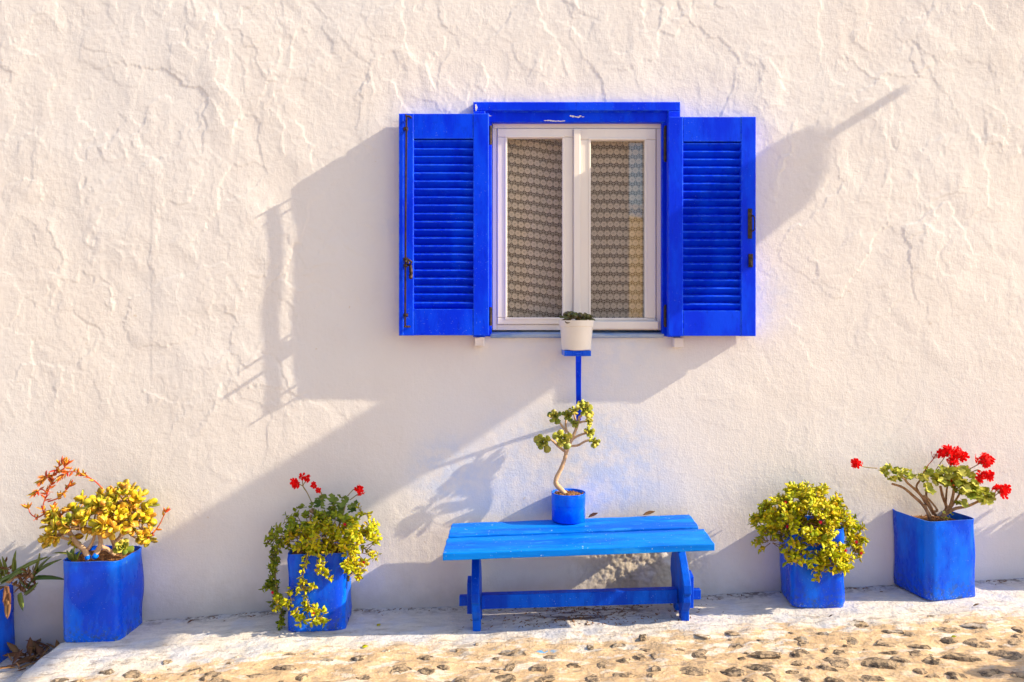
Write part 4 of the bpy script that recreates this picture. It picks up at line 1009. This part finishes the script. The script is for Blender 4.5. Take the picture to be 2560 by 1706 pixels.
for (x, y, r_, n, st) in ((372,182,.018,8,[(500,335),(465,260),(428,205),(410,195)]), (470,148,.012,5,[(500,335),(465,260),(432,205),(440,175)]), (428,140,.008,3,[(500,335),(465,260),(432,208),(430,170)]), (510,205,.009,4,[(580,315),(575,260),(545,225),(525,212)]), (556,245,.006,3,[(580,315),(578,270),(570,255),(560,250)]), (876,222,.014,7,[(780,285),(820,240),(842,226),(860,225)]), (880,265,.005,2,[(800,315),(840,285),(868,265),(875,262)])):
    flower_head(t2_, z6(x, y, -.14), r_, n, [z6(a, b_, -.13) for a, b_ in st])
for x, y in ((760,505),(557,600),(908,803),(866,925),(192,1040),(515,1200)): small_flower(t2_, z6(x, y, -.31 if x < 600 and y < 1000 else (-.25 if x < 300 else (-.33 if y > 1100 else (-.245 if x > 800 else -.30)))), .010)

# ------------------------------------------------------------------ tin 3: trailing ice plant mound
z7 = lambda x, y, dy: Z(x, y, 1840, 1150, .287, dy)
c3 = Vector((1.34, -.122, G(1.34)))
t3_ = empty('potted_ice_plant', c3, 'dented blue tin smothered by a yellow green mound with tiny red blossoms', 'potted plant', 'plants in blue tins along the wall')
tin(t3_, c3, .222, .225, .345, R(-5), 3, (0,0), .02, .009)
fo = Foliage(t3_, 295)
for a in ((540,370,150,100,-.12,.10,32,.026), (700,400,170,110,-.14,.12,38,.026), (420,480,190,110,-.14,.10,34,.026), (640,520,240,120,-.20,.10,44,.026), (300,600,130,90,-.14,.09,24,.025), (300,700,90,70,-.15,.06,14,.024), (850,560,120,90,-.16,.10,22,.026), (780,420,90,80,-.12,.09,12,.026), (230,470,70,60,-.13,.06,9,.025), (520,280,60,40,-.10,.05,7,.026)):
    blob_sprigs(fo, z7, *a)
for a in ((620,830,140,55,-.27,.03,14,.028), (720,760,110,80,-.275,.03,14,.029), (830,900,110,70,-.275,.03,16,.028), (800,960,80,35,-.28,.02,7,.027), (560,700,60,40,-.26,.03,5,.027), (690,650,130,50,-.26,.04,12,.028), (900,880,40,110,-.25,.03,9,.027), (530,890,40,35,-.275,.02,4,.028)): blob_sprigs(fo, z7, *a, npair=(2,3))
strand(fo, [z7(900,530,-.16), z7(980,590,-.17), z7(1030,660,-.17), z7(1060,760,-.17), z7(1085,810,-.17)], .024, .010, dens=2, spread=.012)
strand(fo, [z7(920,560,-.16), z7(960,650,-.17), z7(1000,740,-.18), z7(1050,800,-.18)], .024, .012, dens=2, spread=.012)
strand(fo, [z7(980,560,-.16), z7(1045,575,-.16), z7(1105,595,-.16)], .027, .012, dens=2); strand(fo, [z7(1040,690,-.17), z7(1080,680,-.17), z7(1105,705,-.17)], .024, .012, dens=2)
strand(fo, [z7(700,330,-.12), z7(735,290,-.12), z7(775,265,-.12)], .027, .011, dens=2); strand(fo, [z7(780,690,-.27), z7(840,760,-.28), z7(860,870,-.285)], .026, .014, dens=1)
fo.done()
for x, y, d_ in ((430,370,-.22),(435,455,-.25),(897,458,-.22),(735,543,-.31),(447,580,-.27),(1048,715,-.20),(1090,812,-.20),(168,488,-.16),(955,790,-.29),(655,640,-.31)): small_flower(t3_, z7(x, y, d_), .011)

# ------------------------------------------------------------------ tin 4: woody geranium
z8 = lambda x, y, dy: Z(x, y, 2080, 1080, .306, dy)
c4 = Vector((1.908, -.092, G(1.905)))
t4_ = empty('potted_geranium', c4, 'blue tin at the right with a gnarled woody geranium carrying big scarlet flower heads', 'potted plant', 'plants in blue tins along the wall')
tin(t4_, c4, .250, .246, .345, R(10.6), 4, (-.02,0), .035, .005)
fo = Foliage(t4_, 280)
for pts, r0, r1 in (([(805,700,-.10),(745,600,-.11),(660,520,-.12),(580,455,-.13),(490,425,-.14)],.0095,.0055), ([(830,670,-.10),(770,570,-.12),(690,480,-.13),(620,420,-.14),(585,375,-.14)],.010,.005), ([(770,600,-.11),(740,540,-.1),(690,455,-.1),(715,400,-.1),(740,360,-.1)],.007,.004), ([(900,700,-.10),(935,620,-.10),(905,530,-.10),(885,445,-.11)],.010,.006), ([(910,690,-.11),(965,605,-.13),(990,510,-.14),(1000,420,-.14)],.0095,.006), ([(890,700,-.12),(1000,630,-.14),(1100,610,-.15),(1190,570,-.15),(1235,535,-.15)],.0095,.005), ([(950,650,-.1),(1010,560,-.09),(1060,480,-.09),(1100,420,-.09)],.007,.004), ([(930,600,-.1),(935,500,-.08),(950,400,-.08)],.006,.004), ([(850,690,-.08),(800,600,-.07),(770,520,-.07),(780,420,-.07)],.008,.005), ([(820,650,-.12),(860,640,-.13),(800,560,-.13),(750,520,-.13)],.007,.004), ([(620,420,-.14),(600,395,-.15),(560,360,-.15)],.005,.003), ([(800,720,-.12),(780,660,-.14),(760,600,-.14)],.009,.007)):
    limb([z8(*p) for p in pts], r0*.82, r1*.85, t4_, 'branch', M['bark'])
LC = [(410,300,40),(440,330,38),(500,310,45),(480,380,42),(560,345,45),(600,310,42),(630,335,36),(470,280,36),(520,360,38),(740,345,45),(800,320,45),(790,455,62),(860,350,50),(930,320,50),(900,400,55),(1000,310,50),(1060,320,55),(1050,380,60),(1020,440,60),(1060,565,62),(1120,400,55),(1150,450,55),(1130,500,50),(1190,480,50),(1240,480,50),(1270,520,46),(1270,570,42),(1200,540,46),(840,400,45),(960,360,50),(1090,440,55),(760,360,40),(1000,380,50),(880,310,40),(1100,340,45),(1210,510,46),(1040,300,40),(820,360,42),(1290,500,36),(940,420,42),(1170,420,42),(430,280,34),(540,310,36),(660,350,34),(720,370,38),(780,300,36),(900,290,38),(970,300,40),(1030,340,44),(1120,340,44),(1160,400,46),(1080,330,44),(1010,400,46),(930,370,44),(870,380,44),(1140,520,44),(1220,450,40),(1260,470,40),(1300,540,36),(1050,470,46),(1230,560,40)]
for x, y, s_ in LC:
    for k in range(5 if s_ < 56 else 3):
        gleaf(fo, z8(x+U(-22,22)*(k > 0), y+14+U(-16,16)*(k > 0), -.13+U(-.07,.06)), s_*.306*.00178*U(.95,1.45)*1.1)
for k in range(6): gleaf(fo, z8(U(910,980), U(660,715), -.16), .018)
fo.done()
for (x, y, r_, n, st) in ((205,262,.020,11,[(370,298),(300,292),(255,285),(230,270)]), (925,160,.026,15,[(850,310),(890,250),(910,220),(920,190)]), (1000,175,.028,16,[(950,330),(965,270),(975,230),(990,200)]), (1062,205,.016,7,[(950,330),(970,260),(1010,230),(1050,215)]), (985,250,.022,9,[(950,330),(960,300),(970,285),(980,270)]), (1240,240,.034,24,[(1110,310),(1160,285),(1195,265),(1215,250)]), (1240,370,.030,17,[(1140,330),(1190,310),(1215,320),(1225,345)]), (1385,480,.027,17,[(1270,530),(1320,525),(1345,510),(1360,495)]), (965,405,.010,4,[(950,440),(955,430),(960,420),(962,412)]), (1095,300,.007,3,[(1080,350),(1088,330),(1092,315),(1094,308)])):
    flower_head(t4_, z8(x, y, -.15), r_, n, [z8(a, b_, -.14) for a, b_ in st])
b = MB()                                             # spent head: bare pedicels
for k in range(9): q = z8(830+U(-35,50), 190+U(-40,20), -.14+U(-.02,.02)); b.tube([z8(828,222,-.14), q], .0011, 4); b.tube([q, q+Vector((U(-.002,.002),0,.007))], [.002,.0012], 5)
b.tube(smooth_path([z8(745,340,-.12), z8(780,280,-.13), z8(828,222,-.14)]), .002, 5); b.build('spent_head', M['redstem'], t4_, smooth=True)

# ------------------------------------------------------------------ copies standing out of the frame on the right, whose shade enters it
def copy_tree(o, parent=None):
    c = o.copy(); COL.objects.link(c)
    if parent: c.parent = parent
    for ch in list(o.children): copy_tree(ch, c)
    return c
g5 = copy_tree(t4_); g5.location = (2.83, -.10, G(2.8)); g5['label'] = 'geranium tin beside the wall just beyond the right edge of the picture'
g6 = copy_tree(t4_); g6.location = (2.72, -1.04, G(2.7)); g6.rotation_euler.z = R(40); g6['label'] = 'added geranium tin out in the street, unseen, to shade the lower right ground'  # unseen copy added for the shade it drops on the lower right ground

# ------------------------------------------------------------------ litter
def litter(name, p, d, nrm, s, label, mat='dry', shape='dryleaf'):
    e = bpy.data.objects.new(name, lm(shape, mat)); COL.objects.link(e); e.matrix_basis = frame(p, d, nrm, s); tag(e, label, 'leaf', 'fallen leaves'); return e
litter('dry_leaf', seatpt(.565,.03,.010), (1,.2,.1), (.1,-.6,1), (.05,.045,.045), 'curled rust brown leaf lying on the bench just right of the can')
litter('dry_leaf', seatpt(.79,.02,.010), (1,.1,.05), (0,-.8,1), (.05,.055,.05), 'curled tan leaf lying at the back of the bench near its right end')
def gl(x, y, d, s, label, mat='dry'):
    p = GP(x, y); p.z = GH(p.x, p.y)+.004; litter('dry_leaf' if mat == 'dry' else 'fallen_leaf', p, d, (.1,-.3,1), s, label, mat, 'dryleaf' if mat == 'dry' else 'ice')
gl(468,1560, (1,.4,.1), .028, 'small brown leaf on the white kerb between the two left tins')
gl(943,1568, (.5,1,.2), .024, 'dark green leaf on the kerb left of the bench', 'ice')
gl(905,1617, (1,.3,.2), .026, 'yellow green leaf on the shadow edge before the second tin', 'ice')
gl(2378,1594, (1,-.2,.1), .020, 'yellow leaf on the mortar at the lower right', 'ice')
gl(1938,1470, (-1,-.2,.2), .05, 'curled brown leaf against the wall behind the tin right of the bench')
gl(2432,1519, (1,-.2,.1), .026, 'tiny rust leaf on the bright kerb by the right tin')
gl(2072,1547, (1,-.1,.3), .018, 'dark scrap of leaf on the bright kerb before the dented tin')
b = MB()
for _ in range(70):
    x = U(-2.22,-1.99)+U(-.05,.05); x = min(x, -1.99); y = U(-.26,-.03); z = GH(x, y)+U(.002,.03)*(1 if x < -2.05 else .5); l = U(.03,.10); mx = frame(Vector((x,y,z)), Vector((U(-1,1),U(-1,1),U(-.1,.5))), Vector((U(-.5,.5),-.5,1)), (l*.8,l,l*.6))
    src = SHAPES[random.choice(('strap','dryleaf'))][0]; b.add([mx @ Vector(v) for v in src.v], src.f)
tag(b.build('leaf_litter', M['dry'], smooth=True), 'heap of dead brown strap leaves on the low step beside the leftmost tin', 'leaf litter', kind='stuff')
b = MB()
for _ in range(620):
    if random.random() < .7: x = random.gauss(.36,.24); y = U(-.30,-.04)
    else: x = U(-1.5,2.3); y = -abs(random.gauss(0,.035))-.012
    if -1.93 < x < 2.4:
        p = Vector((x, y, GH(x, y)+.001)); s_ = U(.0012,.0045); dd = Vector((U(-1,1),U(-1,1),U(-.2,.2))).normalized(); b.tube([p-dd*s_*1.6, p+dd*s_*1.6], [s_*.6,s_*.4], 4)
tag(b.build('dirt_crumbs', M['soil']), 'loose brown dirt scattered under the bench and along the foot of the wall', 'dirt', kind='stuff')

# ------------------------------------------------------------------ unseen added post: board shaped to throw the long diagonal shade on the wall
SX = 2.95
def shp(X, Zw):
    """point on the plane x=SX whose shade falls at (X, Zw) on the wall"""
    return (-(SX-X)/RK, Zw+SL*(SX-X))
sp = empty('shade_post', (SX, -1.75, G(SX)), 'added post with a long board shaped to shade the wall, standing beyond the right edge', 'shade caster')
b = MB(); b.tube([Vector((SX,-1.75,G(SX)-.05)), Vector((SX,-1.75,3.3))], .045, 10); b.build('mast', M['wood'], sp, smooth=True)
y0, zt = shp(1.44, 2.20); y1 = -1.17; zb = zt-.45
poly = [(y0-.012, zt+.045), (y0, zt-.02), (y0-.002, zt-.20), (y0-.018, zb+.15), (y0-.06, zb+.11), (y0-.20, zb+.04), (y0-.34, zb), (y1, zb), (y1, zt), (y0-.34, zt), (y0-.14, zt+.05), (y0-.04, zt+.065)]
b = MB(); b.prism(poly, SX-.02, SX+.02); b.build('shade_board', M['wood'], sp, bevel=.004)
ya, za = shp(1.785, 2.365)
b = MB(); b.tube([Vector((SX, ya, za)), Vector((SX, y0-.05, za))], .020, 10); b.build('board_spike', M['wood'], sp)
b = MB(); b.tube([Vector((SX, y1+.05, zt-.2)), Vector((SX, -1.76, zt-.2))], .03, 10); b.build('arm', M['wood'], sp)

# ------------------------------------------------------------------ the other side of the street, seen only mirrored in the panes
oh = empty('opposite_house', (-4, -9, G(-4)), 'plain plastered house in its own shade across the street', 'house')
b = MB(); b.box(-10, 1.79, -13, -8.2, -.8, 5.4); b.build('wall', M['cream'], oh)
b = MB(); b.box(-10.1, 1.84, -13.1, -8.1, 5.4, 5.55); b.build('roof', M['ochre'], oh)
for x in (-6.5, -3.6, -.9):
    b = MB(); b.box(x-.45, x+.45, -8.197, -8.12, .9, 2.1); w = b.build('window', M['shutter'], oh)
    b = MB(); b.box(x-.34, x+.34, -8.117, -8.10, 1.0, 2.0); b.build('pane', M['glass'], w)
yh = empty('ochre_house', (6, -18, G(6)), 'low ochre house with a blue band farther up the street', 'house')
b = MB()
def slab(mb, x0, y0_, x1, y1_, th, z0, z1):
    d = Vector((x1-x0, y1_-y0_, 0)).normalized(); n = Vector((d.y, -d.x, 0))*th
    q = [(x0,y0_),(x1,y1_),(x1+n.x,y1_+n.y),(x0+n.x,y0_+n.y)]
    mb.add([(x,y,z0) for x,y in q]+[(x,y,z1) for x,y in q], [(0,1,2,3),(4,5,6,7),(0,1,5,4),(1,2,6,5),(2,3,7,6),(3,0,4,7)])
slab(b, 1.6, -14.2, 6.6, -19.5, 3, -.8, 3.9); b.build('wall', M['ochre'], yh)
b = MB(); slab(b, 1.55, -14.15, 6.65, -19.55, 3.1, 3.9, 4.2); b.build('parapet_band', M['sillblue'], yh)
for o in bpy.data.objects:
    if 'base' in o: del o['base']
